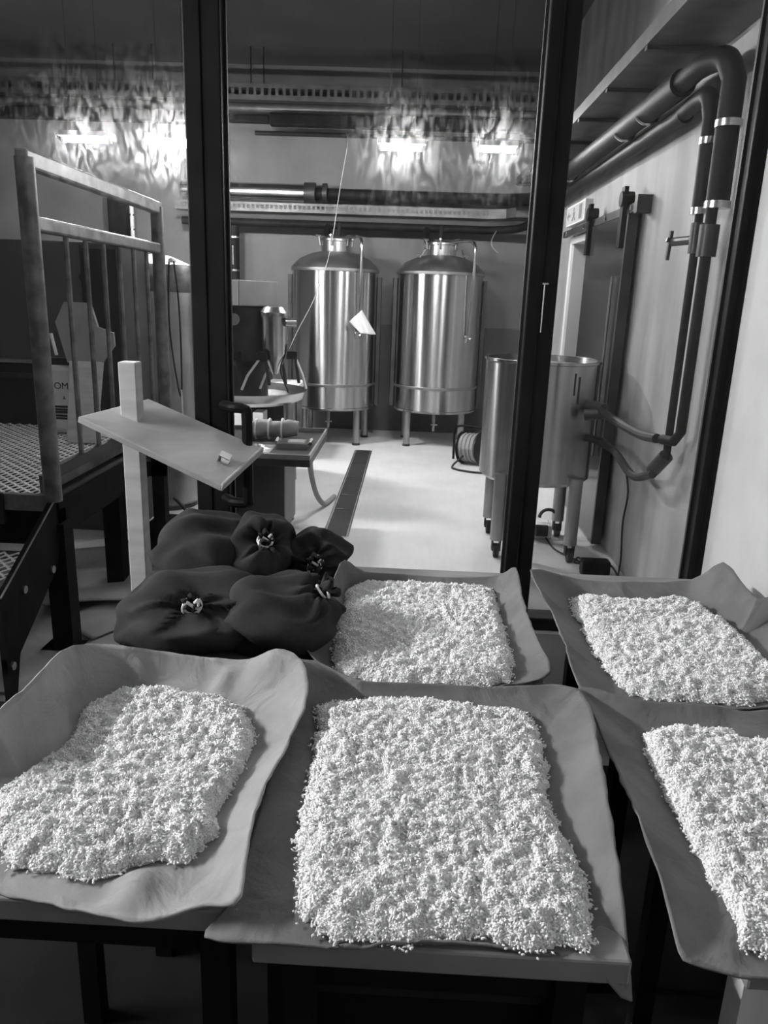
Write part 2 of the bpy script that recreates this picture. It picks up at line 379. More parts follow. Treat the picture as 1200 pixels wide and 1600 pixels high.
# rag
rg = MB(); vs = []; n = 12
A = [Vector((-.655, 8.015, 1.31)), Vector((-.525, 7.985, 1.43)), Vector((-.375, 8.03, 1.19)), Vector((-.53, 8.0, 1.20))]
for i in range(n + 1):
    for j in range(n + 1):
        u, v = i / n, j / n
        p = A[0] * (1 - u) * (1 - v) + A[1] * u * (1 - v) + A[2] * u * v + A[3] * (1 - u) * v
        vs.append((p.x, p.y - .02 * math.sin(math.pi * u) - .012 * math.sin(9 * u + 3 * v), p.z))
rg.add(vs, [(i * (n + 1) + j, (i + 1) * (n + 1) + j, (i + 1) * (n + 1) + j + 1, i * (n + 1) + j + 1) for i in range(n) for j in range(n)])
o = rg.build('rag', 'white_sheet', None, True); tag(o, 'white rag hung over the pipe of the left steel tank', 'rag')
o.modifiers.new('thickness', 'SOLIDIFY').thickness = .004

# ------------------------------------------------------------------ overhead services along the back wall
def perforated(b, x0, x1, y, z0, z1, pitch=.075):
    """upright strip along X with a row of real slots"""
    k = int((x1 - x0) / pitch); zc0 = z0 + (z1 - z0) * .3; zc1 = z0 + (z1 - z0) * .72
    b.box(x0, x1, y, y + .003, z0, zc0); b.box(x0, x1, y, y + .003, zc1, z1)
    for i in range(k + 1):
        xx = x0 + i * pitch; b.box(xx, min(xx + pitch * .4, x1), y, y + .003, zc0, zc1)
def cable_tray(x0, x1, y, z0, z1, wdt, label):
    t = thing('cable_tray', ((x0 + x1) / 2, y, z0), label, 'cable tray')
    b = MB(); perforated(b, x0, x1, y, z0, z1); b.build('side_strip', 'tray', t)
    b = MB(); perforated(b, x0, x1, y + wdt, z0, z1); b.build('side_strip', 'tray', t)
    MB().box(x0, x1, y, y + wdt, z0 - .003, z0).build('bed', 'tray', t)
    return t
ct = cable_tray(-5.1, 1.25, 8.6, 3.45, 3.60, .3, 'perforated cable tray hung from rods below the ceiling')
for xx in (-3.15, -2.75, -1.75, -1.62, -.22):
    MB().tube([(xx, 8.62, 3.45), (xx, 8.62, CZ)], .008, 6).build('hanger_rod', 'dark_steel', ct, True)
MB().tube([(-5.1, 8.75, 3.40), (1.2, 8.75, 3.40)], .05, 12).build('edge_pipe', 'tray', ct, True)
o = MB().box(-5.1, -1.98, 8.50, 8.62, 3.20, 3.32).box(-1.55, 1.15, 8.50, 8.62, 3.20, 3.32).box(-1.98, -1.55, 8.52, 8.60, 3.22, 3.30).build('service_duct', 'black_matte', None, bevel=.02)
tag(o, 'dark square duct running under the upper cable tray', 'duct')
o = MB().tube([(-1.7, 8.55, 3.13), (1.2, 8.55, 3.13)], .022, 10).build('conduit_pipe', 'pipe', None, True); tag(o, 'thin dark pipe just under the dark square duct', 'pipe')
# lower bundle which turns the corner and comes along the right wall
def corner_run(y, z, x, r, xa=-3.6, ya=3.6, bend=.35):
    p = [Vector((xa, y, z)), Vector((x - bend, y, z))] + arc((x - bend, y - bend, z), bend, 90, 0, (1, 0, 0), (0, 1, 0), 8)[1:] + [Vector((x, ya, z))]
    return MB().tube(p, r, 14)
t = thing('ventilation_pipe', (0, 9.05, 2.6), 'fat horizontal pipe with a shiny left half above the tanks', 'pipe')
MB().tube([(-2.6, 9.0, 2.62), (-1.25, 9.0, 2.62)], .095, 20).build('steel_section', 'steel2', t, True)
MB().tube([(-1.25, 9.0, 2.62), (-1.13, 9.0, 2.62)], .115, 20).tube([(-1.05, 9.0, 2.62), (-1.0, 9.0, 2.62)], .112, 20).build('coupling', 'dark_steel', t, True)
MB().tube(smooth_path([(-1.13, 9.0, 2.62), (.4, 9.0, 2.62), (.8, 8.98, 2.62), (1.05, 8.85, 2.61), (1.17, 8.55, 2.59), (1.18, 8.0, 2.58), (1.18, 6.0, 2.57), (1.18, 4.2, 2.57), (1.18, 3.95, 2.57)], 6), .062, 14).build('dark_section', 'pipe', t, True)
for yy in (4.5, 4.95, 6.6, 7.1):
    MB().tube(arc((1.18, yy, 2.572), .066, -150, 60, (1, 0, 0), (0, 0, 1), 12), .011, 8).build('pipe_clip', 'steel2', t, True)
t = thing('cable_tray', (0, 8.8, 2.42), 'low perforated cable tray following the pipes round the corner', 'cable tray')
b = MB(); perforated(b, -2.6, .75, 8.72, 2.40, 2.49, .05); b.build('side_strip', 'tray', t)
MB().box(-2.6, .75, 8.72, 8.9, 2.397, 2.40).build('bed', 'tray', t)
MB().prism([(.75, 8.72), (.92, 8.62), (1.0, 8.45), (1.32, 8.45), (1.32, 8.9), (.75, 8.9)], 2.397, 2.41, 'Z').build('corner_bed', 'tray', t)
b = MB()
for (xa, ya), (xb, yb) in zip([(.75, 8.72), (.92, 8.62)], [(.92, 8.62), (1.0, 8.45)]): b.bar((xa, ya, 2.445), (xb, yb, 2.445), .004, .09)
b.build('corner_strip', 'tray', t)
t = thing('wall_cable_tray', (1.17, 6.0, 2.72), 'wide dark cable tray along the top of the right wall above the pipes', 'cable tray')
MB().box(1.0, 1.335, 2.64, 8.6, 2.72, 2.732).build('bed', 'tray', t)
MB().box(.996, 1.0, 2.64, 8.6, 2.72, 2.79).build('side_strip', 'tray', t)
for i in range(8): MB().box(1.0, WX, 3.2 + i * .75, 3.24 + i * .75, 2.70, 2.72).build('bracket', 'dark_steel', t)
for k in range(4): MB().tube([(1.05 + k * .06, 2.66, 2.748), (1.05 + k * .06, 8.6, 2.748)], .014, 6).build('laid_cable', 'rubber', t, True)
o = MB().tube(smooth_path([(-2.6, 8.95, 2.30), (.3, 8.95, 2.30), (.8, 8.93, 2.30), (1.1, 8.75, 2.32), (1.22, 8.4, 2.40), (1.26, 7.8, 2.46), (1.27, 6.0, 2.48), (1.265, 4.3, 2.48), (1.262, 4.15, 2.48)], 6), .042, 12).build('supply_pipe', 'pipe', None, True); tag(o, 'dark pipe below the low cable tray, turning along the right wall', 'pipe')
# drops to the tanks
for pts, lab in (([(-.98, 8.95, 2.30), (-.98, 8.85, 2.22), (-.96, 8.72, 2.13), (-.93, 8.62, 2.14)], 'dark drop pipe entering the lid of the left tank'),
                 ([(.10, 8.95, 2.30), (.10, 8.8, 2.20), (.12, 8.7, 2.14), (.16, 8.62, 2.15)], 'dark drop pipe entering the lid of the right tank')):
    t = thing('drop_pipe', pts[0], lab, 'pipe', 'pipes dropping to the tanks')
    MB().tube(smooth_path(pts, 5), .035, 12).build('pipe_run', 'pipe', t, True)
    q = pts[-1]; MB().tube([(q[0] + .09, q[1], q[2] + .0), (q[0] + .10, q[1] + .1, 2.3)], .02, 10).build('branch', 'dark_steel', t, True)
t = thing('wall_pipe', (-2.03, 8.9, 1.5), 'dark pipe with bright joints going down the back wall', 'pipe')
MB().tube([(-2.03, 8.95, 2.26), (-2.03, 8.95, 1.45)], .06, 14).build('pipe_run', 'pipe', t, True)
for z in (2.13, 1.78): MB().tube([(-2.03, 8.95, z), (-2.03, 8.95, z + .02)], .07, 14).build('joint_ring', 'steel2', t, True)
MB().tube([(-2.03, 8.88, 2.05), (-2.03, 8.88, 1.85)], .012, 8).build('sight_glass', 'steel2', t, True)
t = thing('wall_conduit', (-3.18, 9.1, 1.9), 'pale conduit on the wall seen through the railing top', 'conduit')
MB().tube([(-3.18, 9.0, 2.5), (-3.18, 9.0, 1.93), (-3.16, 8.97, 1.90), (-2.95, 8.95, 1.90)], .022, 10).build('conduit', 'white', t, True)
for z in (2.02, 2.18, 2.33): MB().tube([(-3.18, 9.0, z), (-3.18, 9.0, z + .02)], .028, 10).build('clip', 'steel2', t, True)
MB().box(-3.45, -3.25, 9.0, 9.24, 1.7, 2.6).build('backing_duct', 'pipe', t)
# pull cord
pts = [at(543, 225, 'Y', 7.6), at(532, 290, 'Y', 7.55), at(515, 395, 'Y', 7.4), at(493, 462, 'Y', 7.2), at(466, 515, 'Y', 6.9), at(452, 545, 'Y', 6.6)]
pts = [at(541, 208, 'Y', 8.5)] + pts
o = MB().tube(smooth_path(pts, 6), .0032, 6).build('pull_cord', 'paper', None, True); tag(o, 'thin pale cord hanging down in front of the left tank', 'cord')
o = MB().tube(smooth_path([(.86, 8.9, 2.3), (.80, 8.7, 2.2), (.79, 8.6, 2.12), (.86, 8.6, 2.05)], 6), .006, 8).build('loose_cable', 'paper', None, True); tag(o, 'pale cable loop hanging at the back corner by the mullion', 'cable')

# ------------------------------------------------------------------ floor drain
t = thing('floor_drain', (-.465, 6.45, 0), 'long dark channel drain sunk in the pale floor', 'drain')
x0, x1, y0, y1 = -.545, -.39, 4.96, 7.93
b = MB()
b.box(x0 - .012, x0, y0, y1, 0, .006).box(x1, x1 + .012, y0, y1, 0, .006).box(x0, x1, y1, y1 + .012, 0, .006).box(x0, x1, y0 - .012, y0, 0, .006)
b.build('edge_frame', 'steel2', t)
ys = [y0, 5.62, 6.05, 6.70, 7.3, y1]
for a, c in zip(ys[:-1], ys[1:]):
    g = MB().box(x0 + .004, x1 - .004, a + .006, c - .006, 0, .004).build('cover_plate', 'dark_steel', t)
    MB().box(x0 + .02, x0 + .07, a + .012, a + .03, .004, .007).build('lifting_slot', 'steel2', g)

# ------------------------------------------------------------------ cable reel
t = thing('cable_reel', (.62, 7.5, 0), 'black cable reel on the floor beside the right tank', 'cable reel')
def ring_disc(b, c, ax, r, th, n=28):
    ax = Vector(ax).normalized(); c = Vector(c); b.tube([c - ax * th, c + ax * th], r, n)
cx = Vector((.63, 7.5, .165)); ax = Vector((.86, -.5, .08)).normalized()
for s in (-1, 1):
    b = MB(); ring_disc(b, cx + ax * .10 * s, ax, .16, .006); b.build('flange', 'plastic_dark', t, True)
b = MB()
for i in range(9):
    c = cx + ax * (-.085 + .0212 * i); u = ax.cross(Vector((0, 0, 1))).normalized(); v = ax.cross(u)
    b.tube(arc(c, .125 + .01 * (i % 2), 0, 360, u, v, 22), .011, 6, caps=False)
b.build('wound_cable', 'hose_pale', t, True)
b = MB(); ring_disc(b, cx, ax, .10, .09); b.build('drum', 'plastic_dark', t, True)
MB().tube(smooth_path([(.46, 7.62, .02), (.46, 7.6, .30), (.52, 7.55, .37), (.74, 7.45, .36), (.80, 7.4, .3), (.80, 7.4, .02)], 5), .012, 8).build('stand_frame', 'black', t, True)
MB().tube(smooth_path([(.55, 7.42, .10), (.44, 7.30, .02), (.46, 7.18, .012), (.62, 7.08, .012), (.80, 7.06, .012), (.95, 7.12, .012)], 6), .010, 8).build('loose_end', 'rubber', t, True)

# ------------------------------------------------------------------ vessel on castors by the right wall
vx, vy = .83, 4.98
t = thing('mixing_vessel', (vx, vy, 0), 'round steel vessel on castor legs behind the right mullion', 'vessel')
r = .355
MB().lathe([(.05, .46), (r - .03, .475), (r, .50), (r, 1.22), (r + .012, 1.225), (r + .012, 1.24), (r - .01, 1.24), (r - .012, .52), (.05, .50)], (vx, vy, 0), 64).build('shell', 'steel', t, True)
MB().lathe([(r - .012, 1.20), (.1, 1.215), (.001, 1.22)], (vx, vy, 0), 48).build('lid', 'steel_dull', t, True)
for (lx, ly) in ((-.24, -.27), (.22, -.31), (.24, .24), (-.24, .25)):
    lg = MB().tube([(vx + lx, vy + ly, .11), (vx + lx, vy + ly, .54)], .042, 16).build('leg', 'steel_dull', t, True)
    MB().tube([(vx + lx - .016, vy + ly - .02, .045), (vx + lx + .016, vy + ly - .02, .045)], .045, 18).box(vx + lx - .028, vx + lx - .02, vy + ly - .03, vy + ly + .03, .04, .115).box(vx + lx + .02, vx + lx + .028, vy + ly - .03, vy + ly + .03, .04, .115).build('castor', 'rubber', lg, True)
MB().tube([(vx + .24, vy - .2, .98), (vx + .33, vy - .36, .975)], .04, 14).tube([(vx + .22, vy - .34, .94), (vx + .34, vy - .38, .96)], .035, 12).build('inlet_valve', 'dark_steel', t, True)
MB().tube([(vx + .28, vy - .20, .78), (vx + .36, vy - .34, .775)], .024, 12).build('outlet_port', 'dark_steel', t, True)
MB().tube([(vx + .15, vy - .325, 1.18), (vx + .15, vy - .325, 1.05)], .004, 6).tube([(vx + .18, vy - .31, 1.16), (vx + .18, vy - .31, 1.0)], .004, 6).build('probe_wire', 'rubber', t)
# hoses to the wall
o = MB().tube(smooth_path([(1.135, 4.61, .975), (1.16, 4.45, .955), (1.19, 4.0, .945), (1.20, 3.72, .97)], 6), .024, 10).build('upper_hose', 'rubber', None, True)
o.name = 'coupling_hose'; tag(o, 'dark hose from vessel top valve to the wall pipes, upper one', 'hose', 'hoses between vessel and wall pipes')
o = MB().tube(smooth_path([(1.165, 4.63, .775), (1.18, 4.35, .775), (1.19, 4.0, .72), (1.21, 3.74, .79)], 6), .022, 10).build('coupling_hose', 'rubber', None, True)
tag(o, 'dark sagging hose from vessel to wall pipe foot, lower one', 'hose', 'hoses between vessel and wall pipes')
# wall pipes
t = thing('riser_pipe', (1.25, 3.72, .85), 'dark riser pipe with a lever tap, farther of the wall pair', 'pipe', 'riser pipes on the right wall')
MB().tube(smooth_path([(1.26, 4.2, 2.48), (1.26, 3.95, 2.50), (1.255, 3.80, 2.48), (1.25, 3.71, 2.38)], 6) + [Vector((1.25, 3.70, 2.0))], .038, 16).build('insulated_section', 'pipe', t, True)
MB().tube([(1.25, 3.70, 2.0), (1.25, 3.70, .86)], .019, 12).build('lower_section', 'pipe', t, True)
for z in (2.27, 1.985): MB().tube([(1.25, 3.70, z), (1.25, 3.70, z + .028)], .043, 16).build('clip', 'steel2', t, True)
tp = MB().tube([(1.25, 3.70, 1.95), (1.25, 3.70, 1.82)], .03, 12).tube([(1.25, 3.70, 1.88), (1.21, 3.90, 1.88)], .02, 10).build('tap_body', 'dark_steel', t, True)
MB().bar((1.20, 3.90, 1.93), (1.20, 3.92, 1.80), .014, .02).bar((1.18, 3.9, 1.89), (1.22, 3.9, 1.88), .02, .02).build('lever', 'dark_steel', tp)
MB().tube([(1.25, 3.70, .89), (1.22, 3.78, .80)], .035, 12).build('elbow', 'dark_steel', t, True)
t = thing('riser_pipe', (1.25, 3.53, .95), 'thicker dark riser pipe nearest the window corner', 'pipe', 'riser pipes on the right wall')
MB().tube(smooth_path([(1.18, 3.98, 2.57), (1.19, 3.75, 2.585), (1.23, 3.58, 2.57), (1.25, 3.51, 2.48)], 6) + [Vector((1.25, 3.50, 2.0))], .048, 16).build('insulated_section', 'pipe', t, True)
MB().tube([(1.25, 3.55, 2.0), (1.25, 3.55, 1.03), (1.24, 3.60, .98), (1.22, 3.70, .97)], .024, 12).build('lower_section', 'pipe', t, True)
for z in (2.30, 1.99): MB().tube([(1.25, 3.50, z), (1.25, 3.50, z + .028)], .054, 16).build('clip', 'steel2', t, True)
MB().tube([(1.25, 3.55, 1.93), (1.25, 3.55, 1.80)], .042, 12).build('valve_body', 'dark_steel', t, True)
o = MB().tube([(1.335, 3.22, 3.0), (1.335, 3.22, .0)], .012, 8).build('wall_cable', 'plastic_grey', None, True); tag(o, 'thin grey cable running straight up the streaky wall', 'cable')
o = MB().tube(smooth_path([(1.33, 4.62, .62), (1.325, 4.5, .50), (1.33, 4.55, .3), (1.325, 4.48, .10), (1.30, 4.40, .012), (1.28, 4.25, .012)], 6), .006, 6).build('black_cable', 'rubber', None, True); tag(o, 'thin black cable wandering down the right wall', 'cable')
# black transformer box and small pump on the floor
t = thing('power_box', (1.16, 4.43, 0), 'small black power box on the floor by the castor', 'power box')
MB().box(1.075, 1.245, 4.38, 4.47, .012, .10).build('case', 'plastic_dark', t, bevel=.012)
MB().tube(smooth_path([(1.09, 4.42, .08), (1.06, 4.45, .10), (1.05, 4.50, .05), (1.12, 4.62, .012), (1.0, 4.85, .012), (.98, 5.1, .012)], 6), .006, 6).tube(smooth_path([(1.24, 4.42, .08), (1.27, 4.40, .05), (1.29, 4.30, .012), (1.30, 4.1, .012)], 6), .006, 6).build('cable', 'rubber', t, True)
MB().box(1.08, 1.24, 4.385, 4.465, 0, .014).build('base', 'rubber', t)
t = thing('small_pump', (.95, 5.2, 0), 'small pale pump on the floor under the steel vessel', 'pump')
MB().box(.86, 1.02, 5.10, 5.28, 0, .10).build('body', 'white', t, bevel=.015)
MB().tube([(.90, 5.08, .07), (.98, 5.08, .07)], .04, 14).build('pump_head', 'dark_steel', t, True)
MB().tube(arc((1.0, 5.2, .13), .06, 0, 180, (1, 0, 0), (0, 0, 1), 10), .012, 8).build('handle', 'rubber', t, True)

# ------------------------------------------------------------------ sliding door, rail, exit sign
t = thing('door_1', (1.29, 5.5, 0), '', 'x'); del t['category']; t['kind'] = 'structure'; t['label'] = 'dark sliding door hung from a wall rail'
MB().box(1.262, 1.312, 4.97, 6.09, .03, 2.11).build('door_leaf', 'door_dark', t, bevel=.004)
MB().box(1.256, 1.318, 4.955, 4.985, .03, 2.11).build('edge_strip', 'dark_steel', t)
MB().tube([(1.24, 5.12, 1.75), (1.24, 5.12, .6)], .009, 8).build('reflection_bar', 'steel2', t, True)  # bright bar standing in for the tank's reflection on the door leaf
for yy in (5.06, 6.0):
    hg = MB().box(1.235, 1.26, yy - .035, yy + .035, 1.92, 2.27).build('hanger', 'black', t)
    MB().tube([(1.225, yy, 2.2), (1.30, yy, 2.2)], .045, 18).build('wheel', 'black', hg, True)
rl = MB().box(1.27, 1.295, 4.85, 7.15, 2.115, 2.165).build('rail', 'dark_steel', t)
for yy in (4.95, 5.6, 6.3, 7.0): MB().tube([(1.26, yy, 2.14), (1.345, yy, 2.14)], .016, 10).build('rail_bolt', 'steel2', rl, True)
MB().box(1.26, 1.345, 4.80, 4.86, 2.10, 2.20).build('end_stop', 'dark_steel', rl)
b = MB().box(1.325, WX, 5.95, 6.05, 0, 2.06).box(1.325, WX, 7.0, 7.08, 0, 2.06).box(1.325, WX, 5.95, 7.08, 2.06, 2.11)
struct(b.build('trim_3', 'white'), 'white trim round the doorway')
t = thing('exit_sign', (1.30, 6.8, 2.17), 'lit white exit sign box above the sliding door rail', 'exit sign')
MB().box(1.285, WX, 6.42, 7.15, 2.20, 2.36).build('case', 'white', t, bevel=.006)
MB().box(1.281, 1.285, 6.44, 7.13, 2.215, 2.345).build('lit_face', 'exit_glow', t)
# running figure, arrow and doorway of the pictogram
b = MB()
b.box(1.2785, 1.281, 6.50, 6.60, 2.225, 2.335)
b.prism([(6.80, 2.33), (6.84, 2.33), (6.84, 2.30), (6.80, 2.30)], 1.2785, 1.281, 'X')
b.prism([(6.76, 2.295), (6.86, 2.295), (6.84, 2.265), (6.88, 2.235), (6.85, 2.228), (6.81, 2.26), (6.77, 2.228), (6.74, 2.236), (6.78, 2.265)], 1.2785, 1.281, 'X')
b.prism([(6.95, 2.27), (7.03, 2.27), (7.03, 2.245), (7.09, 2.28), (7.03, 2.315), (7.03, 2.29), (6.95, 2.29)], 1.2785, 1.281, 'X')
b.build('pictogram', 'plastic_grey', t)
MB().box(1.31, WX, 6.42, 6.85, 2.12, 2.20).build('mount', 'plastic_grey', t)

# ------------------------------------------------------------------ low table with tray, roll, dish
t = thing('low_table', (-1.0, 5.1, 0), 'dark low cabinet table with a shallow tray top', 'table')
MB().box(-1.17, -.80, 4.90, 5.36, .03, .56).build('body', 'plastic_grey', t, bevel=.004)
MB().box(-1.165, -.803, 4.885, 4.90, .03, .56).build('front_panel', 'machine', t)
tp = MB().box(-1.42, -.585, 4.50, 5.46, .575, .62).build('tray_top', 'dark_steel', t, bevel=.004)
b = MB().box(-1.42, -.585, 4.50, 4.512, .62, .65).box(-1.42, -.585, 5.448, 5.46, .62, .65).box(-.597, -.585, 4.512, 5.448, .62, .65).box(-1.42, -1.408, 4.512, 5.448, .62, .65)
b.build('tray_edge', 'steel_dull', tp)
for xx, yy in ((-1.15, 4.93), (-.83, 4.93), (-1.15, 5.33), (-.83, 5.33)): MB().box(xx - .02, xx + .02, yy - .02, yy + .02, 0, .03).build('foot', 'rubber', t)
MB().box(-1.1, -.85, 4.95, 5.35, .56, .575).build('neck', 'dark_steel', t)
t = thing('wrapped_roll', (-.95, 5.15, .62), 'crumpled pale wrapped roll lying on the tray table', 'roll')
vs = []; fs = []; n = 20; k = 14
for i in range(k + 1):
    s = i / k; rr = .062 * (1 - .25 * abs(2 * s - 1) ** 3) * (1 + .06 * math.sin(9 * s))
    c = Vector((-1.10 + .34 * s, 5.12 + .08 * s, .62 + .065))
    for j in range(n):
        a = 2 * math.pi * j / n; q = rr * (1 + .09 * math.sin(3 * a + 11 * s) + .05 * math.sin(7 * a - 20 * s))
        vs.append((c.x + q * .1 * math.sin(a), c.y + q * math.cos(a), c.z + q * math.sin(a) * .95))
for i in range(k):
    for j in range(n): fs.append((i * n + j, i * n + (j + 1) % n, (i + 1) * n + (j + 1) % n, (i + 1) * n + j))
fs += [tuple(reversed(range(n))), tuple(k * n + j for j in range(n))]
MB().add(vs, fs).build('wrapping', 'paper', t, True, angle=1.2)
b = MB()
for s in (.2, .45, .7):
    c = Vector((-1.10 + .34 * s, 5.12 + .08 * s, .685)); b.tube(arc(c, .069, 0, 360, (0, 1, 0), (0, 0, 1), 18), .007, 6, False)
b.build('band', 'white', t, True)
t = thing('glass_dish', (-.72, 4.9, .62), 'small shiny oblong dish with a white card on the tray', 'dish')
b = MB().box(-.84, -.64, 4.80, 4.98, .62, .628)
for x0_, x1_, y0_, y1_ in ((-.84, -.64, 4.80, 4.808), (-.84, -.64, 4.972, 4.98), (-.84, -.832, 4.808, 4.972), (-.648, -.64, 4.808, 4.972)): b.box(x0_, x1_, y0_, y1_, .628, .658)
b.build('dish', 'steel2', t)
MB().box(-.80, -.69, 4.84, 4.93, .629, .634).build('card', 'white_sheet', t)
for xx in (-.85, -.63): MB().tube([(xx, 4.86, .65), (xx, 4.93, .665)], .013, 8).build('lug', 'steel2', t, True)
t = thing('crumpled_film', (-.98, 4.78, .62), 'crumpled shiny film scrap in front of the wrapped roll', 'film')
vs = []; n = 14
for i in range(n + 1):
    for j in range(n + 1):
        vs.append((-1.12 + .26 * i / n, 4.66 + .26 * j / n, .622 + .028 * rnd.random() * math.sin(math.pi * i / n) * math.sin(math.pi * j / n) + .001))
MB().add(vs, [(i * (n + 1) + j, (i + 1) * (n + 1) + j, (i + 1) * (n + 1) + j + 1, i * (n + 1) + j + 1) for i in range(n) for j in range(n)]).build('film', 'steel_dull', t)
o = MB().tube(smooth_path([(-.70, 5.30, .57), (-.70, 5.36, .45), (-.69, 5.42, .30), (-.665, 5.52, .14), (-.63, 5.66, .035), (-.60, 5.80, .018), (-.575, 5.95, .018)], 7), .020, 10).build('drain_hose', 'hose_pale', None, True); tag(o, 'pale hose curving from the tray table to the floor drain', 'hose')

# ------------------------------------------------------------------ bottle filler
fx, fy = -1.35, 6.35
t = thing('bottle_filler', (fx, fy, 0), 'round bottle filling machine with levers over a wide steel basin', 'filling machine')
MB().lathe([(.08, .70), (.40, .705), (.47, .74), (.49, .80), (.495, .805), (.48, .805), (.455, .75), (.38, .725), (.08, .72)], (fx, fy, 0), 56).build('basin', 'steel2', t, True)
for a in (30, 150, 200, 340):
    c, s = math.cos(math.radians(a)), math.sin(math.radians(a))
    MB().tube([(fx + .40 * c, fy + .40 * s, 0), (fx + .38 * c, fy + .38 * s, .72)], .035, 12).build('leg', 'steel_dull', t, True)
MB().lathe([(.19, .72), (.19, 1.0), (.28, 1.05), (.28, 1.46), (.30, 1.47), (.001, 1.475)], (fx - .02, fy, 0), 48).build('reservoir', 'dark_steel', t, True)
MB().hexa([(fx - .42, fy - .28, 1.47), (fx + .02, fy - .34, 1.47), (fx + .24, fy + .10, 1.47), (fx - .2, fy + .2, 1.47),
           (fx - .42, fy - .28, 1.66), (fx + .02, fy - .34, 1.66), (fx + .24, fy + .10, 1.66), (fx - .2, fy + .2, 1.66)]).build('control_box', 'plastic_grey', t, bevel=.006)
MB().hexa([(fx - .41, fy - .29, 1.475), (fx + .01, fy - .348, 1.475), (fx + .01, fy - .34, 1.475), (fx - .41, fy - .28, 1.475),
           (fx - .41, fy - .29, 1.655), (fx + .01, fy - .348, 1.655), (fx + .01, fy - .34, 1.655), (fx - .41, fy - .28, 1.655)]).build('box_lit_side', 'white', t)  # white plate paints the lit side of the control box
cn = MB().lathe([(.001, .95), (.03, .96), (.10, 1.12), (.105, 1.38), (.115, 1.40), (.115, 1.43), (.08, 1.47), (.001, 1.48)], (fx + .275, fy - .26, 0), 32).build('canister', 'steel2', t, True)
MB().tube([(fx + .37, fy - .32, 1.36), (fx + .45, fy - .30, 1.36)], .035, 12).build('side_port', 'steel2', cn, True)
MB().tube([(fx - .02, fy - .30, 1.37), (fx - .02, fy - .36, 1.37)], .045, 18).build('gauge', 'steel2', t, True)
for i, (sx, sy, tx, ang) in enumerate(((-.02, -.34, -.10, 1), (.20, -.33, -.13, 1), (.31, -.22, -.12, 1), (.40, -.12, .09, -1), (-.46, -.05, .05, 1))):
    px_, py_ = fx + sx, fy + sy
    sp = MB().box(px_ - .045, px_ + .035, py_ - .05, py_ + .05, 1.07, 1.13).tube([(px_ * .55 + fx * .45, py_ * .55 + fy * .45, 1.12), (px_, py_, 1.10)], .022, 10).build('spout', 'rubber', t, True)
    MB().tube([(px_, py_, 1.12), (px_ + tx * .9, py_ - .05, .95), (px_ + tx * 1.25, py_ - .06, .84)], .010, 8).build('filling_tube', 'white', sp, True)
    MB().tube([(px_ + .02, py_ - .02, 1.08), (px_ + .05, py_ - .03, .88)], .013, 8).build('lever', 'dark_steel', sp, True)
MB().tube(smooth_path([(fx - .47, fy - .05, 1.33), (fx - .42, fy - .09, 1.22), (fx - .40, fy - .1, 1.08)], 5), .02, 8).build('side_lever', 'rubber', t, True)
b = MB(); b.tube(smooth_path([(fx + .34, fy - .28, 1.30), (fx + .37, fy - .30, 1.15), (fx + .33, fy - .32, 1.0), (fx + .39, fy - .3, .82)], 6), .006, 6)
b.build('cable', 'rubber', t, True)
t = thing('work_table', (-1.6, 7.45, 0), 'white-topped work table behind the bottle filler', 'table')
MB().box(-2.25, -1.06, 7.2, 7.75, .69, .735).build('top', 'white', t, bevel=.004)
for xx in (-2.2, -1.11):
    for yy in (7.25, 7.7): MB().box(xx - .025, xx + .025, yy - .025, yy + .025, 0, .69).build('leg', 'steel_dull', t)
MB().box(-2.2, -1.1, 7.25, 7.7, .14, .17).build('shelf', 'dark_steel', t)
MB().box(-2.2, -1.1, 7.70, 7.72, .17, .69).build('back_panel', 'machine_low', t)
for i, (xa, xb, lab) in enumerate(((-1.74, -1.55, 'white carton on the low shelf, left of the black handle'), (-1.50, -1.40, 'narrow white carton on the low shelf, right of the black handle'))):
    c_ = thing('carton', ((xa + xb) / 2, 7.4, .17), lab, 'box', 'cartons under the work table')
    MB().box(xa, xb, 7.28, 7.5, .17, .46).build('carton_body', 'white_sheet', c_, bevel=.004)
    MB().box(xa + .01, xb - .01, 7.3, 7.48, .46, .463).build('flap', 'paper', c_)
t = thing('dark_rack', (-1.0, 8.4, 0), 'dark rack standing on the work table behind the filler', 'rack')
MB().box(-1.95, -1.38, 7.35, 7.70, .735, 1.28).build('cabinet', 'machine_low', t, bevel=.01)
MB().box(-1.93, -1.40, 7.335, 7.35, .76, 1.0).build('door', 'machine', t)
ORIG[t.name] = ORIG[t.name]

# ------------------------------------------------------------------ slim steel tank by the railing, with hook and cords
t = thing('slim_tank', (-1.83, 5.62, 0), 'slim pale steel tank standing behind the railing end', 'tank')
MB().lathe([(.23, .02), (.255, .05), (.255, 1.70), (.25, 1.72)], (-1.83, 5.62, 0), 56).build('shell', 'steel_dull', t, True)
MB().lathe([(.26, 1.56), (.262, 1.565), (.262, 1.72), (.25, 1.74), (.1, 1.80), (.001, 1.81)], (-1.83, 5.62, 0), 56).build('lid', 'galv', t, True)
MB().lathe([(.20, 0), (.24, 0), (.24, .03), (.20, .03)], (-1.83, 5.62, 0), 40, caps=False).build('base_ring', 'dark_steel', t, True)
MB().tube([(-1.70, 5.40, .10), (-1.62, 5.33, .06), (-1.57, 5.30, .012), (-1.52, 5.3, .012)], .012, 8).build('outlet_tube', 'rubber', t, True)
hx = -1.655
t = thing('hanging_cord', (hx, 5.42, .8), 'thin dark cord looped over a white hook on the slim tank', 'cord')
MB().tube([(hx, 5.46, 1.765), (hx, 5.385, 1.765)], .016, 10).build('hook', 'white', t, True)
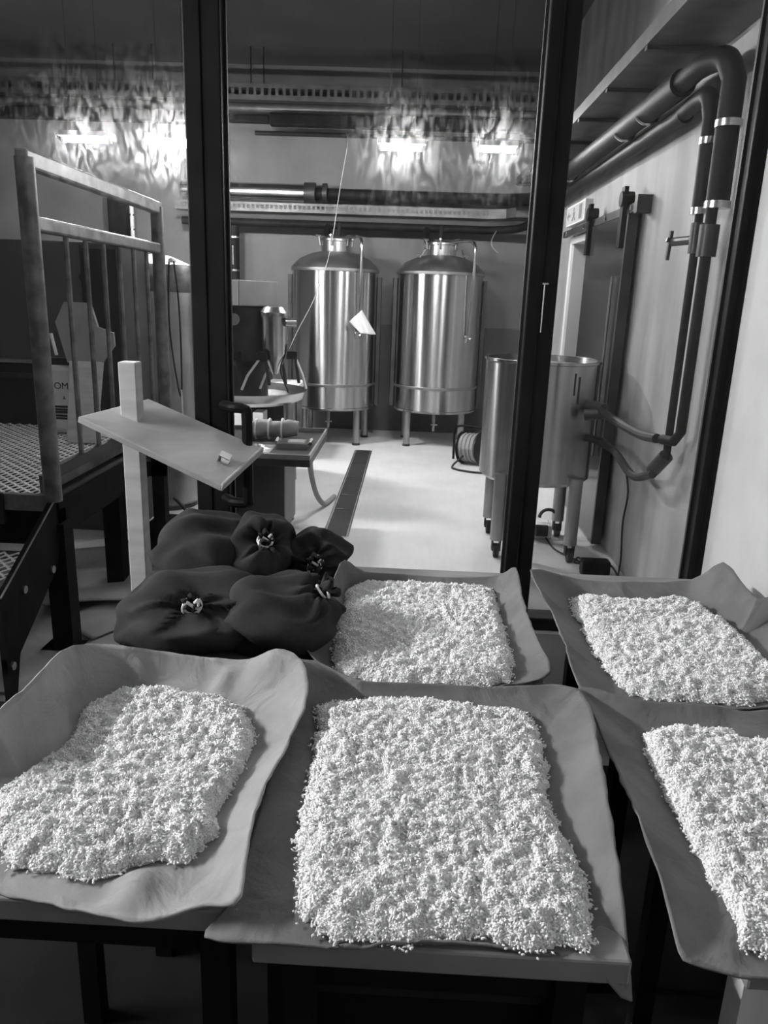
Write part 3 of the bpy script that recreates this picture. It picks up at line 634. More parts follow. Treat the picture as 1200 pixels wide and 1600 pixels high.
MB().tube(smooth_path([(hx - .012, 5.39, 1.76), (hx - .025, 5.385, 1.4), (hx - .005, 5.385, 1.1), (hx + .04, 5.375, .85), (hx + .05, 5.385, 1.1), (hx + .045, 5.385, 1.5), (hx + .02, 5.39, 1.76)], 6), .006, 6).build('cord_loop', 'rubber', t, True)
MB().tube([(hx + .047, 5.37, .90), (hx + .05, 5.37, .35)], .005, 6).build('tail', 'white', t, True)

# ------------------------------------------------------------------ dark machine behind the platform
t = thing('steaming_machine', (-2.5, 5.2, 0), 'large dark box-shaped machine behind the steel platform', 'machine')
MB().box(-3.6, -1.80, 4.86, 5.30, 0, 1.84).build('cabinet', 'machine', t, bevel=.01)
MB().box(-3.55, -2.12, 4.80, 4.86, .60, 1.10).build('lower_panel', 'machine_low', t, bevel=.006)
MB().box(-3.55, -2.12, 4.77, 4.86, 1.105, 1.125).build('ledge', 'steel_dull', t)
MB().box(-3.55, -2.10, 4.77, 4.86, 1.01, 1.04).build('ledge', 'dark_steel', t)
for xx in (-2.62, -2.05): MB().box(xx, xx + .014, 4.852, 4.86, 1.13, 1.82).build('panel_seam', 'machine_low', t)
MB().box(-2.03, -1.82, 4.84, 4.86, .75, 1.80).build('side_door', 'machine_low', t)
MB().tube([(-2.02, 4.82, 1.63), (-2.02, 4.87, 1.63)], .03, 14).build('knob', 'machine_low', t, True)
MB().tube([(-2.05, 5.0, 1.84), (-2.05, 5.0, 1.89)], .008, 6).build('pin', 'dark_steel', t)

# ------------------------------------------------------------------ platform with railing and steps
PX = -1.5
def grating(b, x0, x1, y0, y1, z, pitch=.062, row=.030, wd=.007, th=.004):
    nrow = int((y1 - y0) / row); nx = int((x1 - x0) / pitch)
    for i in range(nrow + 1):
        yb = y0 + i * row; ph = (i % 2)
        pts = []
        for k in range(2 * nx + 1):
            s = 1 if (k + ph) % 2 else -1
            pts.append((x0 + k * pitch / 2, yb + s * row * .5, z + (.003 if s > 0 else -.003)))
        vs = []
        for (x, y, zz) in pts: vs += [(x, y - wd, zz), (x, y + wd, zz + .002), (x, y + wd, zz - th), (x, y - wd, zz - th)]
        fs = []
        for k in range(len(pts) - 1):
            a = 4 * k; c = a + 4
            fs += [(a, a + 1, c + 1, c), (a + 1, a + 2, c + 2, c + 1), (a + 3, a, c, c + 3)]
        b.add(vs, fs)
t = thing('steel_platform', (-2.1, 3.9, 0), 'raised platform with expanded-metal deck, steps and galvanised railing', 'platform')
b = MB(); grating(b, -2.75, PX - .03, 3.12, 4.74, .72); o = b.build('deck_mesh', 'deck', t, fix=False); o['kind'] = 'stuff'
b = MB().box(-2.75, PX, 3.08, 3.11, .66, .73); b.build('front_edge', 'galv', t)
MB().box(-1.80, -1.70, 3.066, 3.08, .60, .735).build('bracket', 'dark_steel', t)
MB().box(-2.75, PX + .02, 3.11, 3.17, .50, .66).build('cross_beam', 'black_matte', t)
MB().box(PX - .05, PX + .02, 3.11, 4.75, .54, .705).build('side_beam', 'black_matte', t)
MB().box(PX - .07, PX - .05, 3.14, 4.75, .72, .80).build('toe_board', 'galv', t)
MB().box(-2.75, PX, 4.70, 4.76, .54, .72).build('rear_beam', 'black_matte', t)
for xx, yy in ((PX - .005, 3.14), (PX - .04, 3.86), (-2.70, 3.14), (-2.70, 4.7)):
    lg = MB().box(xx - .045, xx + .045, yy - .045, yy + .045, .012, .60).build('leg', 'black_matte', t)
    MB().box(xx - .10, xx + .07, yy - .06, yy + .06, 0, .012).build('foot_plate', 'black_matte', lg)
MB().box(-1.385, -1.32, 4.02, 4.09, 0, .70).box(PX, -1.32, 4.02, 4.09, .60, .68).build('outrigger_post', 'black_matte', t)
# railing
ra = thing('tmp', (0, 0, 0), '', ''); bpy.data.objects.remove(ra)
b = MB().tube([(PX, 3.11, .70), (PX, 3.11, 2.05)], .037, 14); b.build('rail_post', 'galv', t, True)
MB().tube([(PX, 4.66, .55), (PX, 4.66, 2.03)], .037, 14).build('rail_post', 'galv', t, True)
MB().bar((PX, 3.08, 2.045), (PX, 4.69, 2.025), .05, .068).build('top_rail', 'galv', t, bevel=.01)
MB().bar((PX, 3.13, 1.815), (PX, 4.65, 1.805), .045, .058).build('middle_rail', 'galv', t, bevel=.01)
MB().bar((PX, 3.13, .82), (PX, 4.65, .82), .03, .05).build('bottom_rail', 'dark_steel', t)
for i in range(6):
    yy = 3.42 + i * .205
    MB().tube([(PX, yy, .80), (PX, yy, 1.80)], .0125, 8).build('baluster', 'galv', t, True)
# steps
prof = [(3.17, .72), (3.10, .715), (2.60, .455), (2.60, 0.0), (2.64, 0.0), (2.70, .19), (3.06, .41), (3.10, .48), (3.17, .50)]
st = MB().prism(prof, PX - .012, PX + .012, 'X').build('stringer', 'black_matte', t)
b = MB().tube([(PX + .012, 3.12, .722), (PX + .012, 2.60, .460)], .004, 6).build('stringer_edge', 'galv', st)
for yy, zz in ((3.015, .425), (2.77, .43), (2.63, .17)): MB().tube([(PX + .012, yy, zz), (PX + .022, yy, zz)], .016, 12).build('bolt_head', 'steel_dull', st, True)
MB().prism(prof, -2.62, -2.60, 'X').build('stringer', 'black_matte', t)
for z0_, ya, yb in ((.48, 2.62, 3.06), (.24, 2.56, 2.80)):
    b = MB(); grating(b, -2.6, PX - .012, ya + .02, yb - .02, z0_, .062, .032); tr = b.build('step_mesh', 'deck', t, fix=False); tr['kind'] = 'stuff'
    MB().box(-2.6, PX - .012, ya - .005, ya + .012, z0_ - .03, z0_ + .01).box(-2.6, PX - .012, yb - .01, yb, z0_ - .03, z0_ + .005).build('step_nosing', 'galv', tr)
# rice bag on the platform, plank and scoop leaning
t = thing('paper_rice_bag', (-1.97, 4.52, .73), 'white paper rice bag with printed stripes, behind the railing post', 'bag')
MB().box(-2.16, -1.86, 4.46, 4.58, .73, 1.13).build('bag_body', 'white_sheet', t, bevel=.03)
MB().box(-2.15, -1.87, 4.49, 4.55, 1.12, 1.17).build('bag_top', 'ink', t)
for z in (.815, .832, .85, .868, .885): MB().box(-2.13, -1.89, 4.457, 4.46, z, z + (.012 if z != .85 else .016)).build('printed_stripe', 'ink', t)
MB().prism([(-2.015, .755), (-1.980, .775), (-1.940, .77), (-1.930, .79), (-1.960, .80), (-1.990, .785), (-2.020, .80)], 4.457, 4.46, 'Y').prism([(-2.045, .935), (-2.025, .935), (-2.035, .955)], 4.457, 4.46, 'Y').build('printed_mark', 'plastic_grey', t)
fc = bpy.data.curves.new('bag_text', 'FONT'); fc.body = 'OM'; fc.size = .055; fc.extrude = .0005; fc.align_x = 'CENTER'
fo = bpy.data.objects.new('bag_text', fc); col.objects.link(fo)
bpy.context.view_layer.update()
me = bpy.data.meshes.new_from_object(fo.evaluated_get(bpy.context.evaluated_depsgraph_get()))
bpy.data.objects.remove(fo)
me.materials.clear(); me.materials.append(M['ink'])
lo = bpy.data.objects.new('printed_letters', me); col.objects.link(lo); lo.parent = t
lo.rotation_euler = (math.pi / 2, 0, 0); lo.location = (-2.047 - ORIG[t.name][0], 4.4585 - ORIG[t.name][1], .995 - ORIG[t.name][2])
t = thing('leaning_plank', (-1.9, 4.6, .73), 'pale plank with a grey scoop-shaped top leaning on the dark machine', 'plank')
MB().hexa([(-1.925, 4.20, .73), (-1.76, 4.20, .73), (-1.76, 4.235, .73), (-1.925, 4.235, .73), (-1.945, 4.36, 1.17), (-1.755, 4.36, 1.17), (-1.755, 4.395, 1.17), (-1.945, 4.395, 1.17)]).build('plank', 'wood', t, bevel=.004)
sc_poly = [(-1.955, 1.16), (-1.76, 1.16), (-1.69, 1.26), (-1.70, 1.33), (-1.79, 1.36), (-1.84, 1.49), (-1.99, 1.49), (-2.035, 1.38)]
vs = [(x, 4.36 + (z - 1.16) * .27, z) for x, z in sc_poly] + [(x, 4.385 + (z - 1.16) * .27, z) for x, z in sc_poly]
n = len(sc_poly)
MB().add(vs, [tuple(range(n)), tuple(reversed(range(n, 2 * n)))] + [(i, (i + 1) % n, n + (i + 1) % n, n + i) for i in range(n)]).build('scoop', 'plastic_grey', t)
MB().tube([(-2.01, 4.35, 1.20), (-2.03, 4.345, 1.32)], .01, 8).build('scoop_edge', 'white', t, True)
# dark sheet painted in for floor shade, slab and sheets under the platform
o = MB().box(-1.78, -1.12, 4.37, 5.28, 0, .012).build('shade_sheet', 'floor_near', None); tag(o, 'dark flat sheet standing in for shade on the floor behind the platform', 'shade sheet')
o = MB().prism([(-1.62, 2.70), (-1.15, 2.74), (-1.02, 3.6), (-1.62, 3.6)], 0, .012, 'Z').build('floor_slab', 'paper', None); tag(o, 'pale flat board on the floor by the platform foot', 'board')
o.location.z = 0.0
def sheet(name, c, wx, wy, rot, amp, seed, m, label, z0=.02, curl=.08):
    n = 16; vs = []; r_ = random.Random(seed); ph = r_.random() * 6
    for i in range(n + 1):
        for j in range(n + 1):
            u, v = i / n - .5, j / n - .5
            x, y = u * wx, v * wy
            z = z0 + amp * (1 + math.sin(5 * u + ph) * math.cos(6 * v + ph * 2)) + curl * max(0, abs(u) * 2 - .6) ** 2 + curl * max(0, v * 2 - .3) ** 2
            ca, sa = math.cos(rot), math.sin(rot)
            vs.append((c[0] + x * ca - y * sa, c[1] + x * sa + y * ca, z))
    o = MB().add(vs, [(i * (n + 1) + j, (i + 1) * (n + 1) + j, (i + 1) * (n + 1) + j + 1, i * (n + 1) + j + 1) for i in range(n) for j in range(n)]).build(name, m, None, True)
    o.modifiers.new('thickness', 'SOLIDIFY').thickness = .006
    return tag(o, label, 'sheet', 'sheets under the platform')
sheet('curled_sheet', (-1.75, 4.05), .55, .45, .5, .012, 1, 'paper', 'pale curled sheet under the platform, farthest of the heap', .03, .10)
sheet('curled_sheet', (-1.55, 3.75), .62, .42, .35, .02, 2, 'floor_dim', 'dark limp sheet heaped under the platform beside the post', .035, .05)
sheet('curled_sheet', (-1.40, 3.50), .30, .55, -.55, .006, 3, 'paper', 'pale flat sheet by the wooden post, nearest of the heap', .016, .02)

# ------------------------------------------------------------------ wooden stand with tilted board
t = thing('wooden_stand', (-.85, 2.30, 0), 'wooden post with a tilted board slid over it', 'stand')
MB().box(-.868, -.815, 2.27, 2.325, 0, 1.378).build('post', 'wood', t, bevel=.003)
FL, FR, BR, BL = Vector((-.962, 2.19, 1.225)), Vector((-.545, 2.19, 1.035)), Vector((-.462, 2.39, 1.112)), Vector((-.825, 2.40, 1.255))
nrm = (FR - FL).cross(BL - FL).normalized() * .022
bd = MB().hexa([FL - nrm, FR - nrm, BR - nrm, BL - nrm, FL, FR, BR, BL]).build('board', 'wood', t, bevel=.003)
mid = Vector((-.842, 2.297, 0))
def bz(x, y):
    nn = nrm.normalized(); return FL.z - (nn.x * (x - FL.x) + nn.y * (y - FL.y)) / nn.z
b = MB()
sl = [(-.875, 2.262), (-.806, 2.262), (-.806, 2.333), (-.875, 2.333)]
b.add([(x, y, bz(x, y) + .0015) for x, y in sl] + [(x, y, bz(x, y) - .003) for x, y in sl], [(0, 1, 2, 3), (7, 6, 5, 4)] + [(i, 4 + i, 4 + (i + 1) % 4, (i + 1) % 4) for i in range(4)])
b.build('slot', 'ink', bd)
e = (FR - FL).normalized(); s_ = nrm.normalized(); g = s_.cross(e)
c = FR.lerp(BR, .42) - e * .055
cl = MB().bar(c + s_ * .002 - g * .014, c + s_ * .002 + g * .014, .034, .004, s_).bar(c - e * .015 + s_ * .013 - g * .014, c - e * .015 + s_ * .013 + g * .014, .003, .024, s_).bar(c + s_ * .025 - g * .014, c + s_ * .025 + g * .014, .034, .003, s_).build('metal_clip', 'steel_dull', bd)
MB().bar(FR - nrm * .3 + s_ * .0, BR - nrm * .3, .01, .03, s_).build('end_lip', 'wood', bd, bevel=.003)

# ------------------------------------------------------------------ rice tables
TZ = .85
def table(name, x0, x1, y0, y1, label, m='wood2', leg='black_matte', top=TZ, legs=None, th=.035):
    t = thing(name, ((x0 + x1) / 2, (y0 + y1) / 2, 0), label, 'table', 'tables carrying the rice and sacks')
    MB().box(x0, x1, y0, y1, top - th, top).build('board_top', m, t, bevel=.004)
    for q_, (xx, yy) in enumerate(legs or ((x0 + .05, y0 + .08), (x1 - .05, y0 + .08), (x0 + .05, y1 - .06), (x1 - .05, y1 - .06))):
        MB().box(xx - .02, xx + .02, yy - .02, yy + .02, 0, top - th).build('leg', leg if q_ < 2 else 'black_matte', t)
    MB().box(x0 + .05, x1 - .05, y0 + .07, y0 + .09, top - th - .10, top - th).build('apron', 'black_matte', t)
    return t
table('tray_table', -.162, .292, .738, 1.40, 'low-lit wooden table under the front centre rice cloth')
table('tray_table', -.15, .30, 1.42, 2.06, 'wooden table under the rear centre rice cloth')
table('tray_table', .43, .955, .742, 1.40, 'light-legged wooden table under the front right rice cloth', leg='wood_leg', legs=((.455, .775), (.90, .80), (.56, 1.34), (.90, 1.34)))
table('tray_table', .45, .955, 1.42, 2.08, 'wooden table under the rear right rice cloth')
table('tray_table', -.70, -.185, .78, 1.40, 'wooden table under the left rice cloth')
table('sack_table', -.60, -.17, 1.45, 2.13, 'wooden table carrying the dark sacks')
b = MB()

# ---- cloths and rice
def P2W(p):
    if p[0] == 'w': return Vector(p[1:])
    return at(p[0], p[1], 'Z', p[2])
def poly_radius(poly, c, th):
    """radius and z of a closed 3D outline seen from c at angles th"""
    P = np.array([[p.x - c[0], p.y - c[1], p.z] for p in poly]); n = len(P)
    R = np.zeros(len(th)); Z = np.zeros(len(th))
    for k, a in enumerate(th):
        d = np.array([math.cos(a), math.sin(a)]); best = 0
        for i in range(n):
            A, B = P[i], P[(i + 1) % n]
            e_ = B[:2] - A[:2]; den = d[0] * (-e_[1]) + d[1] * e_[0]
            if abs(den) < 1e-9: continue
            tt = (A[0] * (-e_[1]) + A[1] * e_[0]) / den
            ss = (d[0] * A[1] - d[1] * A[0]) / den
            if tt > 0 and -1e-6 <= ss <= 1 + 1e-6 and tt > best: best = tt; R[k] = tt; Z[k] = A[2] + ss * (B[2] - A[2])
    return R, Z
def densify(poly, n=4):
    out = []; q = len(poly)
    for i in range(q):
        a, b_, c, d = poly[i - 1], poly[i], poly[(i + 1) % q], poly[(i + 2) % q]
        for k in range(n):
            t_ = k / n; out.append(.5 * ((2 * b_) + (c - a) * t_ + (2 * a - 5 * b_ + 4 * c - d) * t_ * t_ + (3 * b_ - a - 3 * c + d) * t_ ** 3))
    return out
def vnoise(x, y, seed):
    """smooth value noise, arrays"""
    r_ = np.random.default_rng(seed); T = r_.random((64, 64))
    xi = np.floor(x).astype(int); yi = np.floor(y).astype(int); fx_ = x - xi; fy_ = y - yi
    fx_ = fx_ * fx_ * (3 - 2 * fx_); fy_ = fy_ * fy_ * (3 - 2 * fy_)
    g = lambda a, b_: T[a % 64, b_ % 64]
    return (g(xi, yi) * (1 - fx_) + g(xi + 1, yi) * fx_) * (1 - fy_) + (g(xi, yi + 1) * (1 - fx_) + g(xi + 1, yi + 1) * fx_) * fy_
def tray(outer, inner, base, label_cloth, label_rice, seed, m='cloth', grains=17000, wr=.004, creases=()):
    ow = [P2W(p) for p in outer]; iw = [P2W((p[0], p[1], base + .012) if p[0] != 'w' else ('w', p[1], p[2], base)) for p in inner]
    iw = densify(iw, 3)
    c = (sum(p.x for p in iw) / len(iw), sum(p.y for p in iw) / len(iw))
    ow2 = densify(ow, 3)
    angs = list(np.linspace(-math.pi, math.pi, 200, endpoint=False)) + [math.atan2(p.y - c[1], p.x - c[0]) for p in ow]
    th = np.array(sorted(angs)); nT = len(th)
    Ro, Zo = poly_radius(ow2, c, th); Ri, _ = poly_radius(iw, c, th)
    Ri = np.minimum(Ri, Ro * .97)
    vs = [(c[0], c[1], base)]; S = []
    for s in (.3, .6, .85): S.append(('i', s))
    for s in np.linspace(0, 1, 16): S.append(('o', s))
    r_ = np.random.default_rng(seed); ph = r_.random(8) * 6.28
    for k, s in S:
        for j in range(nT):
            if k == 'i': r, z = Ri[j] * s, base
            else:
                r = Ri[j] + (Ro[j] - Ri[j]) * s
                lift = Zo[j] - base
                z = base + lift * (s ** 1.7)
            x, y = c[0] + r * math.cos(th[j]), c[1] + r * math.sin(th[j])
            if k == 'o' and s > 0:
                a = th[j]; width = max(Ro[j] - Ri[j], .01)
                wv = wr * s * (math.sin(3 * a + ph[0] + 2 * s) + .6 * math.sin(5 * a + ph[1] - 3 * s) + .35 * math.sin(11 * a + ph[2] + 5 * s) * math.sin(2 * a + ph[5])) * min(1, width / .06)
                z += max(wv, -(z - base) * .8) if z > base else wv * .2
                for (ca, cw, ch) in creases:
                    da = (a - ca + math.pi) % (2 * math.pi) - math.pi
                    z += ch * math.exp(-(da / cw) ** 2) * math.sin(math.pi * min(s * 1.1, 1)) 
                e_ = .0022 * (math.sin(17 * a + ph[3]) * math.sin(4 * a + ph[6]) + .5 * math.sin(41 * a + ph[4]) * math.sin(3 * a + ph[7])) * (s > .95)
                x += e_ * math.cos(a); y += e_ * math.sin(a)
            vs.append((x, y, z))
    fs = [(0, 1 + j, 1 + (j + 1) % nT) for j in range(nT)]
    for i in range(len(S) - 1):
        for j in range(nT): fs.append((1 + i * nT + j, 1 + (i + 1) * nT + j, 1 + (i + 1) * nT + (j + 1) % nT, 1 + i * nT + (j + 1) % nT))
    o = MB().add(vs, fs).build('tray_cloth', m, None, True, angle=2.5)
    md = o.modifiers.new('thickness', 'SOLIDIFY'); md.thickness = .0035; md.offset = 1
    tag(o, label_cloth, 'cloth', 'cloths spread under the rice')
    # bed of rice
    def height(x, y, rel):
        edge = np.clip((1 - rel) * 7, 0, 1) ** .6
        return base + .004 + edge * (.004 + .007 * vnoise(x * 9, y * 9, seed) + .008 * vnoise(x * 50, y * 50, seed + 1) + .011 * vnoise(x * 105, y * 105, seed + 2) ** 1.5 + .005 * vnoise(x * 190, y * 190, seed + 3))
    rim = 1 + .05 * (vnoise(th * 14 + 50, th * 0 + 3, seed + 5) - .5) + .05 * (vnoise(th * 37 + 90, th * 0 + 7, seed + 6) - .5)
    Rr = Ri * rim
    nR = 130; rel = (np.arange(1, nR + 1) / nR)
    X = c[0] + np.outer(rel, Rr * np.cos(th)); Y = c[1] + np.outer(rel, Rr * np.sin(th)); Z = height(X, Y, rel[:, None] * np.ones_like(X))
    Z[-1] = base + .0005
    verts = [(c[0], c[1], float(height(np.array([c[0]]), np.array([c[1]]), np.array([0.]))[0]))] + list(zip(X.ravel().tolist(), Y.ravel().tolist(), Z.ravel().tolist()))
    fs = [(0, 1 + j, 1 + (j + 1) % nT) for j in range(nT)]
    for i in range(nR - 1):
        for j in range(nT): fs.append((1 + i * nT + j, 1 + (i + 1) * nT + j, 1 + (i + 1) * nT + (j + 1) % nT, 1 + i * nT + (j + 1) % nT))
    rt = thing('steamed_rice', (c[0], c[1], base), label_rice, 'rice', 'spread rice on the cloths'); rt['kind'] = 'stuff'
    bed = MB().add(verts, fs).build('rice_bed', 'rice_bed', rt, True, fix=False, angle=3.0); bed['kind'] = 'stuff'
    # loose grains: stretched octahedra, one mesh
    r_ = np.random.default_rng(seed + 11); n_ = grains
    k = r_.integers(0, nT, n_); f_ = r_.random(n_)
    # area-uniform: sample in bounding box and reject by radius
    gx = r_.uniform(X.min() - .01, X.max() + .01, n_ * 3); gy = r_.uniform(Y.min() - .01, Y.max() + .01, n_ * 3)
    ga = np.arctan2(gy - c[1], gx - c[0]); gr = np.hypot(gx - c[0], gy - c[1])
    lim = np.interp(ga, np.concatenate([th, [th[0] + 2 * math.pi]]), np.concatenate([Rr, [Rr[0]]]))
    relg = gr / lim
    keep = relg < 1.0 + .05 * r_.random(n_ * 3) ** 5
    gx, gy, relg = gx[keep][:n_], gy[keep][:n_], relg[keep][:n_]; n_ = len(gx)
    gz = height(gx, gy, np.minimum(relg, 1)) + r_.uniform(-.0008, .0018, n_) + .003 * (r_.random(n_) < .08)
    gz = np.where(relg > 1, base + .0055, gz)
    L = r_.uniform(.0022, .0040, n_); W = r_.uniform(.0013, .0021, n_)
    yaw = r_.uniform(0, 2 * math.pi, n_); pit = r_.normal(0, .55, n_)
    d = np.stack([np.cos(yaw) * np.cos(pit), np.sin(yaw) * np.cos(pit), np.sin(pit)], 1)
    s_ = np.stack([-np.sin(yaw), np.cos(yaw), np.zeros(n_)], 1); u = np.cross(d, s_)
    C = np.stack([gx, gy, gz], 1)
    V = np.stack([C + d * L[:, None], C - d * L[:, None], C + s_ * W[:, None], C - s_ * W[:, None], C + u * W[:, None], C - u * W[:, None]], 1).reshape(-1, 3)
    V = V - np.array(ORIG[rt.name])
    fo_ = np.array([(0, 2, 4), (2, 1, 4), (1, 3, 4), (3, 0, 4), (2, 0, 5), (1, 2, 5), (3, 1, 5), (0, 3, 5)])
    Fc = (np.arange(n_)[:, None, None] * 6 + fo_[None]).reshape(-1, 3)
    me = bpy.data.meshes.new('rice_grains')
    me.vertices.add(len(V)); me.vertices.foreach_set('co', V.ravel())
    me.loops.add(Fc.size); me.loops.foreach_set('vertex_index', Fc.ravel().astype(np.int32))
    me.polygons.add(len(Fc)); me.polygons.foreach_set('loop_start', (np.arange(len(Fc)) * 3).astype(np.int32))
    me.polygons.foreach_set('use_smooth', np.ones(len(Fc), dtype=bool))
    me.update(calc_edges=True); me.materials.append(M['rice'])
    go = bpy.data.objects.new('rice_grains', me); col.objects.link(go); go.parent = rt; go['kind'] = 'stuff'

B0 = TZ + .002
tray([(470, 1030, .90), (560, 1062, .885), (640, 1066, .88), (770, 1072, .885), (905, 1074, .895), (935, 1180, .90), (958, 1300, .90), (972, 1400, .885), (986, 1562, .80), (945, 1525, .828), (880, 1496, .85), (800, 1480, .858), (720, 1470, .86), (600, 1470, .862), (560, 1480, .853), (440, 1474, .853), (320, 1462, .846), (365, 1400, .853), (400, 1280, .853), (445, 1140, .853)],
     [(505, 1102), (560, 1092), (640, 1090), (720, 1098), (800, 1105), (836, 1130), (850, 1180), (858, 1250), (885, 1310), (918, 1375), (914, 1455), (860, 1470), (760, 1464), (650, 1466), (560, 1468), (492, 1440), (472, 1390), (473, 1280), (488, 1200), (498, 1140)],
     B0, 'grey cloth under the front centre rice, its corner hanging over the board', 'white steamed rice spread in the front centre of the tables', 21, grains=52000)
tray([(540, 876, .93), (570, 894, .885), (640, 898, .875), (720, 901, .875), (780, 898, .885), (805, 886, .93), (816, 935, .905), (836, 995, .885), (860, 1046, .872), (800, 1068, .858), (690, 1076, .856), (560, 1072, .856), (478, 1012, .895), (500, 975, .89), (514, 940, .895), (522, 905, .92)],
     [(550, 914), (620, 908), (700, 912), (765, 915), (775, 945), (788, 985), (800, 1030), (790, 1062), (700, 1068), (600, 1064), (530, 1045), (523, 1010), (535, 960)],
     B0, 'grey cloth with upturned corners under the rear centre rice', 'white steamed rice on the rear centre cloth in front of the mullion', 31, grains=36000)
tray([(830, 892, .92), (900, 905, .88), (980, 909, .875), (1080, 905, .89), (1130, 877, .96), (1165, 915, .945), (1200, 945, .94), ('w', .945, 1.75, .95), ('w', .945, 1.45, .90), (1200, 1104, .862), (1050, 1098, .862), (950, 1090, .864), (905, 1074, .88), (882, 1000, .89), (862, 950, .90)],
     [(895, 932), (960, 935), (1020, 938), (1065, 932), (1110, 955), (1150, 985), (1195, 1030), (1225, 1070), (1180, 1092), (1100, 1090), (1010, 1083), (965, 1060), (930, 1010)],
     B0, 'grey cloth with one tall peaked corner under the rear right rice', 'white steamed rice on the rear right cloth below the white wall', 41, grains=36000)
tray([(905, 1075, .888), (1000, 1097, .882), (1100, 1100, .88), (1200, 1104, .885), ('w', .90, 1.40, .91), ('w', .955, 1.2, .92), ('w', .955, .85, .92), ('w', .93, .71, .87), (1300, 1545, .853), (1200, 1534, .853), (1130, 1526, .853), (1085, 1510, .858), (1062, 1490, .865), (1040, 1400, .88), (1000, 1275, .888), (960, 1190, .89), (930, 1120, .89)],
     [(1010, 1142), (1060, 1132), (1130, 1140), (1200, 1155), ('w', .80, 1.30, 0), ('w', .83, .95, 0), ('w', .80, .80, 0), (1200, 1475), (1165, 1440), (1120, 1380), (1085, 1320), (1050, 1250), (1015, 1180)],
     B0, 'grey cloth under the front right rice, running out beyond the light wooden leg', 'white steamed rice on the front right cloth', 51, grains=44000)
tray([(115, 1004, .945), (200, 1006, .925), (270, 1018, .905), (330, 1030, .89), (390, 1034, .888), (430, 1020, .915), (470, 1033, .915), (480, 1080, .905), (452, 1150, .89), (412, 1230, .885), (388, 1310, .885), (376, 1400, .88), (355, 1418, .872), (320, 1420, .865), (240, 1443, .853), (160, 1433, .853), (80, 1412, .853), (0, 1395, .853), (-110, 1375, .856), ('w', -.76, 1.0, .92), (-60, 1165, .95), (0, 1110, .955), (60, 1055, .95)],
     [(250, 1072), (300, 1080), (340, 1085), (378, 1110), (395, 1150), (370, 1205), (340, 1262), (332, 1300), (300, 1330), (270, 1338), (230, 1340), (140, 1365), (60, 1350), (15, 1340), (-10, 1285), (0, 1235), (60, 1192), (115, 1150), (130, 1110), (180, 1080)],
     B0, 'paler rumpled cloth under the loose heap of rice at the left', 'loose heap of white steamed rice at the left of the tables', 61, m='cloth_light', grains=44000, wr=.005,
     creases=((-1.25, .10, .018), (1.9, .07, .014), (1.35, .06, .012), (-2.2, .12, .010)))

